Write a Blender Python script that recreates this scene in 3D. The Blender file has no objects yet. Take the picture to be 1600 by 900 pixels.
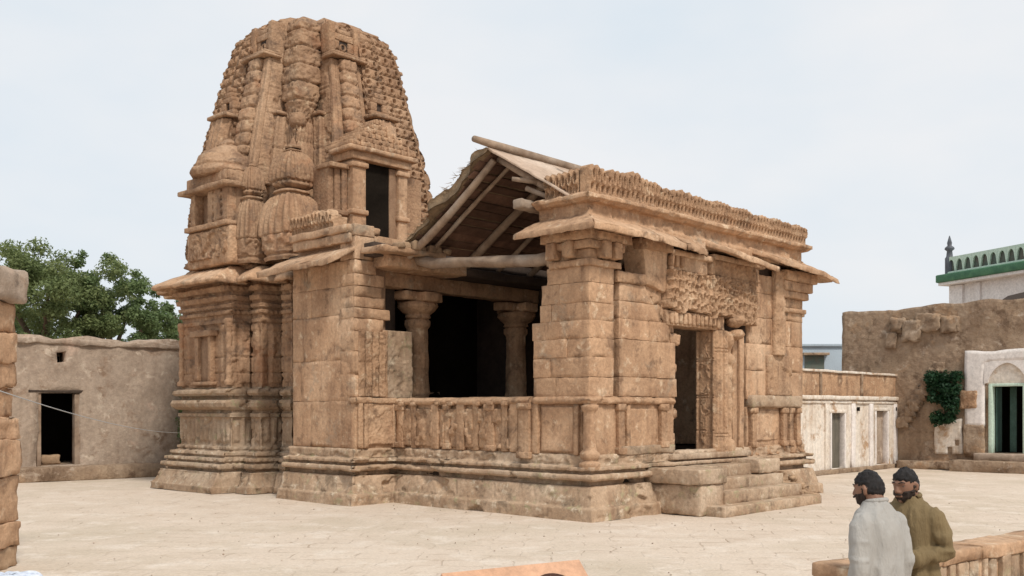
import bpy, bmesh, math, random
import numpy as np
from mathutils import Vector, Matrix
R = math.radians
SC = bpy.context.scene
COL = SC.collection
# ------------------------------------------------------------------ camera, sky, sun, exposure
CAM_H = 2.15; FPX = 1568.0; HOR = 640.0
cam = bpy.data.cameras.new('camera'); camo = bpy.data.objects.new('camera', cam); COL.objects.link(camo)
camo.location = (0, 0, CAM_H); camo.rotation_euler = (R(90), 0, 0)
cam.sensor_width = 36.0; cam.lens = 36.0 * FPX / 1600.0
cam.shift_y = (HOR - 450.0) / 1600.0
cam.clip_end = 6000; cam.clip_start = 0.1
SC.camera = camo
SUN_AZ = R(150); SUN_EL = R(50)      # azimuth clockwise from +Y (view direction): behind the camera's right shoulder
w = bpy.data.worlds.new('World'); SC.world = w; w.use_nodes = True
nt = w.node_tree; nt.nodes.clear()
def N(t, **k):
    n = nt.nodes.new(t)
    for a, b in k.items(): setattr(n, a, b)
    return n
out = N('ShaderNodeOutputWorld'); bg = N('ShaderNodeBackground'); bg.inputs[1].default_value = 0.105
sky = N('ShaderNodeTexSky', sky_type='NISHITA'); sky.sun_disc = False
sky.sun_elevation = SUN_EL; sky.sun_rotation = SUN_AZ; sky.air_density = 1.0; sky.dust_density = 4.0; sky.ozone_density = 1.0
tc = N('ShaderNodeTexCoord'); mp = N('ShaderNodeMapping'); mp.inputs['Scale'].default_value = (1.2, 1.2, 2.6)
nz = N('ShaderNodeTexNoise'); nz.inputs['Scale'].default_value = 1.3; nz.inputs['Detail'].default_value = 5; nz.inputs['Roughness'].default_value = 0.55
cr = N('ShaderNodeValToRGB'); cr.color_ramp.elements[0].position = 0.36; cr.color_ramp.elements[1].position = 0.66
cr.color_ramp.elements[0].color = (6.2, 7.1, 7.85, 1); cr.color_ramp.elements[1].color = (7.85, 7.95, 8.1, 1)
mx = N('ShaderNodeMixRGB'); mx.inputs[0].default_value = 0.93     # high thin overcast over the blue
L = nt.links.new
L(tc.outputs['Generated'], mp.inputs[0]); L(mp.outputs[0], nz.inputs['Vector']); L(nz.outputs[0], cr.inputs[0])
L(sky.outputs[0], mx.inputs[1]); L(cr.outputs[0], mx.inputs[2]); L(mx.outputs[0], bg.inputs[0]); L(bg.outputs[0], out.inputs[0])
sun = bpy.data.lights.new('sun', 'SUN'); sun.energy = 2.6; sun.angle = R(10); sun.color = (1.0, 0.95, 0.86)
suno = bpy.data.objects.new('sun', sun); COL.objects.link(suno)
sd = Vector((math.sin(SUN_AZ) * math.cos(SUN_EL), math.cos(SUN_AZ) * math.cos(SUN_EL), math.sin(SUN_EL)))
suno.rotation_euler = sd.to_track_quat('Z', 'Y').to_euler(); suno.location = sd * 60
SC.view_settings.view_transform = 'Standard'; SC.view_settings.look = 'None'
SC.view_settings.exposure = 0.13; SC.view_settings.gamma = 1.0; SC.view_settings.use_curve_mapping = False
SC.render.engine = 'CYCLES'
SC.cycles.max_bounces = 6; SC.cycles.diffuse_bounces = 4

# ------------------------------------------------------------------ noise (vectorised)
def _h(ix, iy, iz, s):
    n = (ix.astype(np.int64) * 374761393 + iy.astype(np.int64) * 668265263 + iz.astype(np.int64) * 2147483647 + s * 974711) & 0xffffffff
    n = ((n ^ (n >> 13)) * 1274126177) & 0xffffffff
    return ((n ^ (n >> 16)) & 0xffff) / 65535.0
def vn(P, s=0):
    P = np.asarray(P, float); i = np.floor(P); f = P - i; f = f * f * (3 - 2 * f); i = i.astype(np.int64)
    x, y, z = i[..., 0], i[..., 1], i[..., 2]; fx, fy, fz = f[..., 0], f[..., 1], f[..., 2]
    def l(a, b, t): return a + (b - a) * t
    c = [_h(x + dx, y + dy, z + dz, s) for dz in (0, 1) for dy in (0, 1) for dx in (0, 1)]
    return l(l(l(c[0], c[1], fx), l(c[2], c[3], fx), fy), l(l(c[4], c[5], fx), l(c[6], c[7], fx), fy), fz) * 2 - 1
def fbm(P, s=0, o=3):
    P = np.asarray(P, float); v = 0; a = 1.0
    for k in range(o): v = v + a * vn(P * 2 ** k + 17.3 * k, s + k); a *= .5
    return v
def vec_noise(P, sc, amp, s=0, o=3):
    return np.stack([fbm(P * sc, s + 11 * k, o) for k in range(3)], -1) * amp
def worley(x, y, s=0):
    ix = np.floor(x).astype(np.int64); iy = np.floor(y).astype(np.int64); z = np.zeros_like(ix)
    d1 = np.full(x.shape, 9.0); d2 = np.full(x.shape, 9.0)
    for dx in (-1, 0, 1):
        for dy in (-1, 0, 1):
            px = ix + dx + .15 + .7 * _h(ix + dx, iy + dy, z, s); py = iy + dy + .15 + .7 * _h(ix + dx, iy + dy, z, s + 7)
            d = np.hypot(px - x, py - y); m = d < d1
            d2 = np.where(m, d1, np.minimum(d2, d)); d1 = np.where(m, d, d1)
    return d1, d2
def sst(a, b, x):
    t = np.clip((x - a) / (b - a), 0, 1); return t * t * (3 - 2 * t)

# ------------------------------------------------------------------ mesh helpers
MATS = {}
def link(name, me, mat, parent, smooth=False):
    o = bpy.data.objects.new(name, me); COL.objects.link(o)
    if mat is not None: me.materials.append(MATS[mat] if isinstance(mat, str) else mat)
    if smooth: me.polygons.foreach_set('use_smooth', np.ones(len(me.polygons), bool))
    if parent is not None: o.parent = parent
    return o
def quads(name, V, Q, mat, parent=None, smooth=False):
    V = np.asarray(V, np.float32).reshape(-1, 3); Q = np.asarray(Q, np.int32).reshape(-1, 4)
    me = bpy.data.meshes.new(name); me.vertices.add(len(V)); me.vertices.foreach_set('co', V.ravel())
    me.loops.add(len(Q) * 4); me.loops.foreach_set('vertex_index', Q.ravel())
    me.polygons.add(len(Q)); me.polygons.foreach_set('loop_start', np.arange(0, len(Q) * 4, 4, dtype=np.int32))
    me.update(calc_edges=True); me.validate()
    return link(name, me, mat, parent, smooth)
def pyd(name, V, F, mat, parent=None, smooth=False):
    me = bpy.data.meshes.new(name); me.from_pydata([tuple(v) for v in V], [], F); me.update()
    return link(name, me, mat, parent, smooth)
def gridq(nu, nv, cu=False, cv=False, off=0):
    i = np.arange(nu if cu else nu - 1); j = np.arange(nv if cv else nv - 1)
    I, J = np.meshgrid(i, j, indexing='ij'); I2 = (I + 1) % nu; J2 = (J + 1) % nv
    return np.stack([I * nv + J, I2 * nv + J, I2 * nv + J2, I * nv + J2], -1).reshape(-1, 4) + off
def tag(o, label=None, cat=None, group=None, kind=None):
    if label: o['label'] = label
    if cat: o['category'] = cat
    if group: o['group'] = group
    if kind: o['kind'] = kind
    return o
def thing(name, label, cat, loc=(0, 0, 0), rz=0, group=None):
    o = bpy.data.objects.new(name, None); COL.objects.link(o); o.location = loc; o.rotation_euler = (0, 0, rz)
    o.empty_display_size = .3
    return tag(o, label, cat, group)
def box_surface(nx, ny, nz):
    idx = {}; C = []; F = []
    def g(i, j, k):
        t = (i, j, k)
        if t not in idx: idx[t] = len(C); C.append(t)
        return idx[t]
    for i in range(nx):
        for j in range(ny):
            F.append((g(i, j, 0), g(i, j + 1, 0), g(i + 1, j + 1, 0), g(i + 1, j, 0)))
            F.append((g(i, j, nz), g(i + 1, j, nz), g(i + 1, j + 1, nz), g(i, j + 1, nz)))
    for i in range(nx):
        for k in range(nz):
            F.append((g(i, 0, k), g(i + 1, 0, k), g(i + 1, 0, k + 1), g(i, 0, k + 1)))
            F.append((g(i, ny, k), g(i, ny, k + 1), g(i + 1, ny, k + 1), g(i + 1, ny, k)))
    for j in range(ny):
        for k in range(nz):
            F.append((g(0, j, k), g(0, j, k + 1), g(0, j + 1, k + 1), g(0, j + 1, k)))
            F.append((g(nx, j, k), g(nx, j + 1, k), g(nx, j + 1, k + 1), g(nx, j, k + 1)))
    return np.array(C), np.array(F)
_bs = {}
def hexa(name, c8, mat, parent=None, cell=.25, rnd=.03, rough=.015, seed=0, nfreq=2.3, nmax=14):
    """a worn stone: eight corners (000,100,010,110,001,101,011,111), rounded edges, noise"""
    c = np.array(c8, float)
    ln = [np.mean([np.linalg.norm(c[b] - c[a]) for a, b in pr]) for pr in
          (((0, 1), (2, 3), (4, 5), (6, 7)), ((0, 2), (1, 3), (4, 6), (5, 7)), ((0, 4), (1, 5), (2, 6), (3, 7)))]
    ax = []
    for l in ln:
        r = min(rnd * .5, l * .3); n = int(np.clip(math.ceil((l - 2 * r) / cell), 1, nmax))
        ax.append((np.concatenate([[0], np.linspace(r, l - r, n + 1), [l]]), r, l))
    key = tuple(len(a[0]) - 1 for a in ax)
    if key not in _bs: _bs[key] = box_surface(*key)
    C, F = _bs[key]
    P = np.stack([ax[k][0][C[:, k]] for k in range(3)], -1); rr = np.array([a[1] for a in ax]); LL = np.array([a[2] for a in ax])
    Pin = np.clip(P, rr, LL - rr); D = (P - Pin) / rr; n = np.linalg.norm(D, axis=1, keepdims=True)
    P = Pin + D / np.maximum(n, 1) * rr
    t = P / LL; x, y, z = t[:, :1], t[:, 1:2], t[:, 2:]
    V = ((c[0] * (1 - x) + c[1] * x) * (1 - y) + (c[2] * (1 - x) + c[3] * x) * y) * (1 - z) + ((c[4] * (1 - x) + c[5] * x) * (1 - y) + (c[6] * (1 - x) + c[7] * x) * y) * z
    if rough:
        e = np.clip((np.abs(D) > .5).sum(1) - 1, 0, 2)[:, None] * 1.0; cen = c.mean(0)
        q = fbm(V * 4.5, seed + 5, 3)[:, None]; dirn = V - cen; dirn = dirn / np.maximum(1e-6, np.linalg.norm(dirn, axis=1, keepdims=True))
        V = V - dirn * e * np.clip(q - .1, 0, 1) * rough * 1.9 + vec_noise(V, nfreq, rough * .35, seed, 2) + vec_noise(V, 9.0, rough * .45, seed + 2, 2)
    return quads(name, V, F, mat, parent, False)
def block(name, lo, hi, mat, parent=None, **k):
    x0, y0, z0 = lo; x1, y1, z1 = hi
    return hexa(name, [(x0, y0, z0), (x1, y0, z0), (x0, y1, z0), (x1, y1, z0), (x0, y0, z1), (x1, y0, z1), (x0, y1, z1), (x1, y1, z1)], mat, parent, **k)
def sweep(name, path, prof, mat, parent=None, ds=.12, dp=.1, closed=False, rough=.012, seed=0, carve=None, nfreq=2.0):
    """profile [(offset to the right of the path, z)] along a mitred path"""
    P = [np.array(p, float) for p in path]; n = len(P)
    seg = [(P[(i + 1) % n] - P[i]) for i in range(n if closed else n - 1)]
    nr = [np.array((s[1], -s[0])) / np.linalg.norm(s) for s in seg]
    M = []
    for i in range(n):
        a = nr[i - 1] if (closed or i > 0) else nr[i]; b = nr[i % len(nr)] if (closed or i < n - 1) else nr[i - 1]
        m = a + b; M.append(m / max(.2, (m @ m) / 2))
    pr = [prof[0]]; 
    for p, q in zip(prof[:-1], prof[1:]):
        k = max(1, math.ceil(math.dist(p, q) / dp)); pr += [(p[0] + (q[0] - p[0]) * i / k, p[1] + (q[1] - p[1]) * i / k) for i in range(1, k + 1)]
    off = np.array([p[0] for p in pr]); zz = np.array([p[1] for p in pr])
    rows = []; ss = []; nn = []; s0 = 0
    for i, s in enumerate(seg):
        l = np.linalg.norm(s); k = max(1, math.ceil(l / ds)); j = (i + 1) % n
        for q in range(k + (1 if (not closed and i == len(seg) - 1) else 0)):
            t = q / k; rows.append((P[i] * (1 - t) + P[j] * t)[None] + (M[i] * (1 - t) + M[j] * t)[None] * off[:, None]); ss.append(s0 + l * t); nn.append(nr[i])
        s0 += l
    A = np.stack(rows); V = np.concatenate([A, np.broadcast_to(zz[None, :, None], A.shape[:2] + (1,))], -1)
    if carve is not None:
        d = carve(np.array(ss)[:, None], zz[None, :], off[None, :]); V[..., :2] += np.array(nn)[:, None, :] * d[..., None]
    if rough: V = V + vec_noise(V, nfreq * .8, rough * .5, seed, 3) + vec_noise(V, 8.0, rough * .6, seed + 4, 2)
    nu, nv = V.shape[:2]; Q = gridq(nu, nv, closed)[:, ::-1]
    o = quads(name, V, Q[:, ::-1], mat, parent)
    if not closed:
        me = o.data; bm = bmesh.new(); bm.from_mesh(me); bm.verts.ensure_lookup_table()
        for base in (0, (nu - 1) * nv):
            try: bm.faces.new([bm.verts[base + k] for k in range(nv)])
            except Exception: pass
        bm.to_mesh(me); bm.free()
    return o
def plan_loft(name, corners, zs, sc, mat, parent=None, ctr=(0, 0), ds=.06, carve=None, rough=.012, seed=0, cap=True, tw=None):
    """closed plan scaled about its centre at each level, cut by a carving function"""
    C = np.array(corners, float); n = len(C); pts = []; nrm = []; xs = []; Ls = []; es = []
    en = []
    for i in range(n):
        d = C[(i + 1) % n] - C[i]; en.append(np.array((d[1], -d[0])) / np.linalg.norm(d))
    for i in range(n):
        d = C[(i + 1) % n] - C[i]; l = np.linalg.norm(d); k = max(2, math.ceil(l / ds))
        for q in range(k):
            pts.append(C[i] + d * q / k); xs.append(l * q / k - l / 2); Ls.append(l); es.append(i)
            nrm.append(en[i] if q else (en[i] + en[i - 1]))
    pts = np.array(pts); nrm = np.array(nrm); xs = np.array(xs); Ls = np.array(Ls); es = np.array(es); zs = np.array(zs); sc = np.array(sc)
    A = pts[:, None, :] * sc[None, :, None]
    if carve is not None:
        d = carve(xs[:, None] * sc[None, :], Ls[:, None] * sc[None, :], zs[None, :], es[:, None]); A = A + nrm[:, None, :] * d[..., None]
    V = np.concatenate([A + np.array(ctr), np.broadcast_to(zs[None, :, None], A.shape[:2] + (1,))], -1)
    if rough: V = V + vec_noise(V, 1.6, rough * .4, seed, 3) + vec_noise(V, 7.5, rough * .6, seed + 4, 2)
    nu, nv = V.shape[:2]; Q = gridq(nu, nv, True)
    o = quads(name, V, Q, mat, parent)
    return o
def lathe(name, ctr, prof, mat, parent=None, nseg=40, dz=.05, carve=None, rough=.008, seed=0, sq=0.0, rot=0.0, th0=0, th1=None, smooth=False):
    pr = [prof[0]]
    for p, q in zip(prof[:-1], prof[1:]):
        k = max(1, math.ceil(math.dist(p, q) / dz)); pr += [(p[0] + (q[0] - p[0]) * i / k, p[1] + (q[1] - p[1]) * i / k) for i in range(1, k + 1)]
    r = np.array([p[0] for p in pr]); z = np.array([p[1] for p in pr])
    full = th1 is None
    th = np.linspace(0, 2 * np.pi, nseg, endpoint=False) if full else np.linspace(th0, th1, nseg)
    f = 1.0 / (np.abs(np.cos(th - rot)) ** (2 + sq * 6) + np.abs(np.sin(th - rot)) ** (2 + sq * 6)) ** (1 / (2 + sq * 6))
    RR = r[None, :] * f[:, None]
    if carve is not None: RR = RR + carve(th[:, None], z[None, :], r[None, :])
    V = np.stack([ctr[0] + RR * np.cos(th)[:, None], ctr[1] + RR * np.sin(th)[:, None], ctr[2] + np.broadcast_to(z[None, :], RR.shape)], -1)
    if rough: V = V + vec_noise(V, 3.0, rough, seed, 3)
    return quads(name, V, gridq(V.shape[0], V.shape[1], full), mat, parent, smooth)
def relief(name, O, ex, ez, W, H, hf, mat, parent=None, res=.03, T=.1, depth=.06, rough=.004, seed=0, rag=None):
    """a carved slab: front face is a real height field, sides and back closed"""
    O = np.array(O, float); ex = np.array(ex, float); ez = np.array(ez, float); en = np.cross(ex, ez)
    nu = max(3, int(W / res)); nv = max(3, int(H / res))
    u = np.linspace(0, W, nu); v = np.linspace(0, H, nv); U, Vv = np.meshgrid(u, v, indexing='ij')
    h = hf(U, Vv) * depth
    U2, V2 = U.copy(), Vv.copy()
    if rag is not None: U2, V2 = rag(U, Vv)
    F = O + U2[..., None] * ex + V2[..., None] * ez + h[..., None] * en
    F = F + vec_noise(F, 4, rough, seed, 2)
    ring = [(i, 0) for i in range(nu)] + [(nu - 1, j) for j in range(1, nv)] + [(i, nv - 1) for i in range(nu - 2, -1, -1)] + [(0, j) for j in range(nv - 2, 0, -1)]
    Vs = F.reshape(-1, 3); Q = [gridq(nu, nv)]
    rb = np.array([O + U2[i, j] * ex + V2[i, j] * ez - T * en for i, j in ring]); n0 = len(Vs); m = len(ring)
    ri = np.array([i * nv + j for i, j in ring]); k = np.arange(m); k2 = (k + 1) % m
    Q.append(np.stack([ri[k2], ri[k], n0 + k, n0 + k2], -1))
    return quads(name, np.concatenate([Vs, rb]), np.concatenate(Q), mat, parent)
def wall(name, O, ex, ey, W, H, T, holes, mat, parent=None, cell=.3, rough=.03, rag=.0, seed=0, hz=None, ragx=0):
    """a wall with real openings; x along ex, y into the wall along ey, z up"""
    O = np.array(O, float); ex = np.array(ex + (0,) if len(ex) == 2 else ex, float); ey = np.array(ey + (0,) if len(ey) == 2 else ey, float)
    def lines(mx, cuts):
        c = sorted(set([0, mx] + [q for q in cuts if 0 < q < mx])); o = [0.0]
        for p, q in zip(c[:-1], c[1:]):
            k = max(1, round((q - p) / cell)); o += [p + (q - p) * i / k for i in range(1, k + 1)]
        return np.array(o)
    X = lines(W, [h[0] for h in holes] + [h[2] for h in holes]); Z = lines(H, [h[1] for h in holes] + [h[3] for h in holes])
    nx, nz = len(X), len(Z); mask = np.ones((nx - 1, nz - 1), bool); xm = (X[1:] + X[:-1]) / 2; zm = (Z[1:] + Z[:-1]) / 2
    for h in holes: mask &= ~((xm[:, None] > h[0]) & (xm[:, None] < h[2]) & (zm[None] > h[1]) & (zm[None] < h[3]))
    XX, ZZ = np.meshgrid(X, Z, indexing='ij')
    if hz is not None: ZZ = ZZ * (hz(XX) / H)
    if rag:
        e = fbm(np.stack([XX * 1.1, ZZ * 0, XX * 0 + seed], -1), seed, 4) * rag; ZZ = ZZ + e * sst(.7, 1, ZZ / H)
    B = O + XX[..., None] * ex + ZZ[..., None] * np.array((0, 0, 1.0))
    Fr = B + vec_noise(B, .9, rough, seed, 4); Bk = B + T * ey + vec_noise(B + 5, .9, rough, seed + 3, 3)
    V = np.concatenate([Fr.reshape(-1, 3), Bk.reshape(-1, 3)]); nb = nx * nz; Q = []
    id = lambda i, j: i * nz + j
    for i in range(nx - 1):
        for j in range(nz - 1):
            if not mask[i, j]: continue
            a, b, c, d = id(i, j), id(i + 1, j), id(i + 1, j + 1), id(i, j + 1)
            Q += [(a, b, c, d), (nb + a, nb + d, nb + c, nb + b)]
            for (di, dj, p, q) in ((-1, 0, d, a), (1, 0, b, c), (0, -1, a, b), (0, 1, c, d)):
                ii, jj = i + di, j + dj
                if not (0 <= ii < nx - 1 and 0 <= jj < nz - 1 and mask[ii, jj]): Q.append((q, p, nb + p, nb + q))
    return quads(name, V, Q, mat, parent)
def tube(name, pts, rad, mat, parent=None, n=8, rough=0, seed=0, smooth=True, bend=None):
    P = [Vector(p) for p in pts]; k = len(P); rad = rad if hasattr(rad, '__len__') else [rad] * k
    V = []; up = Vector((0, 0, 1))
    for i in range(k):
        t = (P[min(i + 1, k - 1)] - P[max(i - 1, 0)]).normalized(); a = t.cross(up if abs(t.z) < .95 else Vector((1, 0, 0))).normalized(); b = t.cross(a)
        for q in range(n):
            an = 2 * math.pi * q / n; V.append(P[i] + (a * math.cos(an) + b * math.sin(an)) * rad[i])
    V = np.array([tuple(v) for v in V])
    if rough: V = V + vec_noise(V, 5, rough, seed, 2)
    F = [(i * n + q, i * n + (q + 1) % n, (i + 1) * n + (q + 1) % n, (i + 1) * n + q) for i in range(k - 1) for q in range(n)]
    F += [tuple(range(n))[::-1], tuple((k - 1) * n + q for q in range(n))]
    return pyd(name, V, F, mat, parent, smooth)
def lerp3(a, b, n): return [tuple(a[k] + (b[k] - a[k]) * i / n for k in range(3)) for i in range(n + 1)]

# ------------------------------------------------------------------ materials
def mat(name, c1, c2, c3=None, sc=1.2, streak=0.0, streak_col=(.1, .06, .04), rough=.9, bump=.3, bsc=28, vor=0.0, vsc=9, patches=None, rnd=.0, spec=.2, detail=6, stretch=(1, 1, 1), bd=.02, fine=(.74, 1.22)):
    m = bpy.data.materials.new(name); m.use_nodes = True; t = m.node_tree; n = t.nodes; n.clear(); l = t.links.new
    def A(ty, **k):
        x = n.new(ty)
        for a, b in k.items(): setattr(x, a, b)
        return x
    o = A('ShaderNodeOutputMaterial'); b = A('ShaderNodeBsdfPrincipled'); l(b.outputs[0], o.inputs[0])
    b.inputs['Roughness'].default_value = rough; b.inputs['Specular IOR Level'].default_value = spec
    tcx = A('ShaderNodeTexCoord'); mpx = A('ShaderNodeMapping'); l(tcx.outputs['Object'], mpx.inputs[0]); mpx.inputs['Scale'].default_value = stretch
    v = mpx.outputs[0]
    def noise(s, d=6, r=.6, vec=None, dist=0):
        x = A('ShaderNodeTexNoise'); x.inputs['Scale'].default_value = s; x.inputs['Detail'].default_value = d; x.inputs['Roughness'].default_value = r; x.inputs['Distortion'].default_value = dist
        l(vec or v, x.inputs['Vector']); return x.outputs[0]
    def ramp(f, p0, p1):
        x = A('ShaderNodeMapRange'); x.inputs[1].default_value = p0; x.inputs[2].default_value = p1; x.clamp = True; l(f, x.inputs[0]); return x.outputs[0]
    def mixc(f, a, bb, ty='MIX'):
        x = A('ShaderNodeMixRGB', blend_type=ty)
        if hasattr(f, 'is_output'): l(f, x.inputs[0])
        else: x.inputs[0].default_value = f
        for k, y in ((1, a), (2, bb)):
            if hasattr(y, 'is_output'): l(y, x.inputs[k])
            else: x.inputs[k].default_value = tuple(y) + (1,)
        return x.outputs[0]
    c = mixc(ramp(noise(sc, detail, .62, dist=.4), .38, .64), c1, c2)
    if c3: c = mixc(ramp(noise(sc * .37, 5, .6), .5, .68), c, c3)
    for pc, ps, lo, hi in (patches or []): c = mixc(ramp(noise(ps, 7, .68, dist=.3), lo, hi), c, pc)
    if streak:
        mp2 = A('ShaderNodeMapping'); l(tcx.outputs['Object'], mp2.inputs[0]); mp2.inputs['Scale'].default_value = (2.6, 2.6, .35)
        f = ramp(noise(1.0, 6, .65, mp2.outputs[0], .5), .5, .74); mm = A('ShaderNodeMath', operation='MULTIPLY'); l(f, mm.inputs[0]); mm.inputs[1].default_value = streak
        c = mixc(mm.outputs[0], c, streak_col)
    fn_ = noise(bsc * .55, 8, .76); mr = A('ShaderNodeMapRange'); l(fn_, mr.inputs[0]); mr.inputs[3].default_value = fine[0]; mr.inputs[4].default_value = fine[1]
    mr.inputs[1].default_value = .3; mr.inputs[2].default_value = .7
    c = mixc(1.0, c, mr.outputs[0], 'MULTIPLY')
    if rnd:
        oi = A('ShaderNodeObjectInfo'); m2 = A('ShaderNodeMapRange'); l(oi.outputs['Random'], m2.inputs[0]); m2.inputs[3].default_value = 1 - rnd; m2.inputs[4].default_value = 1 + rnd
        c = mixc(1.0, c, m2.outputs[0], 'MULTIPLY')
    l(c, b.inputs['Base Color'])
    if bump:
        h = noise(bsc, 8, .7)
        if vor:
            vo = A('ShaderNodeTexVoronoi'); vo.inputs['Scale'].default_value = vsc; l(v, vo.inputs['Vector'])
            ad = A('ShaderNodeMath', operation='MULTIPLY_ADD'); l(vo.outputs['Distance'], ad.inputs[0]); ad.inputs[1].default_value = vor; l(h, ad.inputs[2]); h = ad.outputs[0]
        bp = A('ShaderNodeBump'); bp.inputs['Strength'].default_value = bump; bp.inputs['Distance'].default_value = bd; l(h, bp.inputs['Height']); l(bp.outputs[0], b.inputs['Normal'])
    MATS[name] = m; return m
SAND = dict(streak_col=(.17, .093, .056))
mat('sandstone', (0.495, 0.310, 0.189), (0.386, 0.230, 0.137), (0.551, 0.372, 0.243), sc=1.3, streak=.6, bump=.6, bsc=24, vor=.5, vsc=10, rnd=.10, bd=.03,
    patches=[((0.261, 0.159, 0.098), 2.4, .55, .66), ((0.624, 0.462, 0.317), 3.4, .57, .68), ((0.345, 0.266, 0.192), 1.2, .58, .70)], fine=(.72, 1.22), **SAND)
mat('carved_stone', (0.463, 0.288, 0.174), (0.348, 0.207, 0.123), (0.520, 0.345, 0.220), sc=1.6, streak=.6, bump=.65, bsc=20, vor=.7, vsc=13, rnd=.08, bd=.035,
    patches=[((0.224, 0.139, 0.087), 2.0, .54, .66), ((0.604, 0.446, 0.303), 3.1, .58, .69)], fine=(.72, 1.22), **SAND)
mat('tower_stone', (0.394, 0.243, 0.147), (0.291, 0.171, 0.103), (0.453, 0.296, 0.189), sc=1.1, streak=.7, bump=.65, bsc=20, vor=.7, vsc=13, rnd=.08, bd=.035,
    patches=[((0.187, 0.120, 0.081), 1.7, .53, .66), ((0.522, 0.374, 0.245), 3.1, .585, .7), ((0.365, 0.192, 0.107), .7, .57, .69)], fine=(.72, 1.22), **SAND)
mat('plinth_stone', (0.439, 0.310, 0.210), (0.339, 0.226, 0.144), (0.500, 0.379, 0.273), sc=1.5, streak=.5, bump=.6, bsc=22, vor=.5, vsc=9, rnd=.1, bd=.03,
    patches=[((0.230, 0.167, 0.113), 2.1, .54, .66), ((0.345, 0.297, 0.174), 3.1, .58, .68), ((0.604, 0.498, 0.373), 3.8, .57, .69)], fine=(.72, 1.22), **SAND)
mat('shade_dark_stone', (.075, .052, .04), (.045, .032, .025), None, sc=1.2, bump=.4, bsc=22)  # stone darkened so the colour itself carries the interior shade
mat('inner_stone', (.30, .19, .12), (.22, .13, .08), None, sc=1.2, bump=.4, bsc=22)
mat('mud_wall', (.40, .31, .24), (.33, .25, .19), (.44, .35, .275), sc=.9, streak=.35, streak_col=(.20, .13, .09), bump=.6, bsc=12, bd=.05,
    patches=[((.26, .175, .12), 1.3, .53, .64), ((.50, .36, .275), .8, .56, .66), ((.52, .42, .33), 2.6, .57, .66)])
mat('dark_mud_wall', (.35, .25, .17), (.27, .185, .125), (.39, .295, .215), sc=1.3, streak=.45, streak_col=(.15, .09, .055), bump=.8, bsc=7, vor=.5, vsc=5, bd=.08,
    patches=[((.18, .118, .078), 1.7, .53, .64), ((.40, .245, .14), .6, .56, .68), ((.47, .37, .285), 2.3, .58, .68)])
mat('whitewash', (.72, .65, .57), (.64, .55, .46), (.76, .71, .65), sc=1.1, streak=.6, streak_col=(.40, .26, .16), bump=.35, bsc=14, bd=.03,
    patches=[((.42, .28, .18), 1.5, .54, .63), ((.55, .44, .33), .8, .52, .66)])
mat('clean_white', (.74, .68, .64), (.68, .62, .58), None, sc=1.0, streak=.2, streak_col=(.45, .36, .3), bump=.2, bsc=16)
mat('green_paint', (.08, .19, .10), (.05, .13, .075), None, sc=2, bump=.15, rough=.6)
mat('pale_green', (.55, .66, .55), (.48, .6, .5), None, sc=2, bump=.15)
mat('grey_green', (.10, .13, .11), (.13, .12, .10), None, sc=2, bump=.15)
mat('spire_metal', (.12, .13, .15), (.09, .09, .1), None, sc=3, bump=.1, rough=.5)
mat('far_wall', (.36, .42, .47), (.33, .38, .43), None, sc=.6, bump=.1)
mat('dark_wood', (.07, .05, .038), (.05, .035, .026), None, sc=3, bump=.4, bsc=10, stretch=(6, 6, 1))
mat('old_wood', (.34, .245, .175), (.22, .15, .105), (.38, .30, .235), sc=2.2, bump=.6, bsc=9, rnd=.18, bd=.02)
mat('red_wood', (.17, .095, .065), (.11, .06, .042), None, sc=2.5, bump=.5, bsc=10, rnd=.25)
mat('roof_board', (.50, .37, .28), (.42, .30, .22), (.55, .43, .34), sc=1.4, bump=.3, bsc=16, rnd=.06)
mat('brush_mud', (.30, .21, .13), (.19, .13, .08), (.36, .25, .155), sc=4, bump=1.0, bsc=16, bd=.06)
mat('door_green', (.07, .12, .10), (.05, .09, .075), None, sc=2, bump=.2, rough=.7)
mat('door_grey', (.16, .14, .11), (.11, .10, .08), None, sc=2, bump=.3, stretch=(5, 5, 1))
mat('shade_black', (.018, .014, .011), (.012, .0095, .0075), None, bump=0, spec=0.0)  # near-black colour stands in for the unlit depth behind openings
mat('rubble', (.40, .27, .17), (.31, .20, .125), None, sc=2, bump=.6, bsc=16, rnd=.2)
mat('bark', (.13, .09, .06), (.09, .06, .04), None, sc=4, bump=.8, bsc=12)
mat('cable_grey', (.42, .42, .42), (.4, .4, .4), None, bump=0)
mat('skin', (.225, .115, .072), (.19, .095, .06), None, sc=6, bump=.05, rough=.55, spec=.35, fine=(.95, 1.05))
mat('hair', (.022, .018, .017), (.012, .010, .010), None, sc=40, bump=.8, bsc=70, rough=.55, bd=.012, stretch=(1, 1, .4), fine=(.6, 1.5))
mat('beard', (.045, .03, .024), (.02, .014, .012), None, sc=30, bump=.6, bsc=60, rough=.7, bd=.01)
mat('eye', (.14, .11, .09), (.10, .08, .07), None, bump=0, rough=.3)
mat('cloth_grey', (.41, .385, .355), (.37, .35, .325), None, sc=2.5, bump=.9, bsc=11, rough=.9, bd=.035, stretch=(1, 1, .28), fine=(.93, 1.05))
mat('cloth_olive', (.215, .155, .08), (.18, .128, .066), None, sc=2.5, bump=.9, bsc=11, rough=.85, bd=.035, stretch=(1, 1, .3), fine=(.9, 1.08))
mat('leather', (.04, .03, .025), (.03, .02, .018), None, bump=.1, rough=.5)
mat('pale_cloth', (.62, .66, .74), (.45, .50, .60), (.75, .76, .78), sc=9, bump=.2)
mat('sign_tan', (.56, .32, .20), (.51, .29, .18), None, sc=2, bump=.08, rough=.6)
mat('sign_mark', (.06, .025, .015), (.05, .02, .012), None, bump=0, rough=.6)
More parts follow.
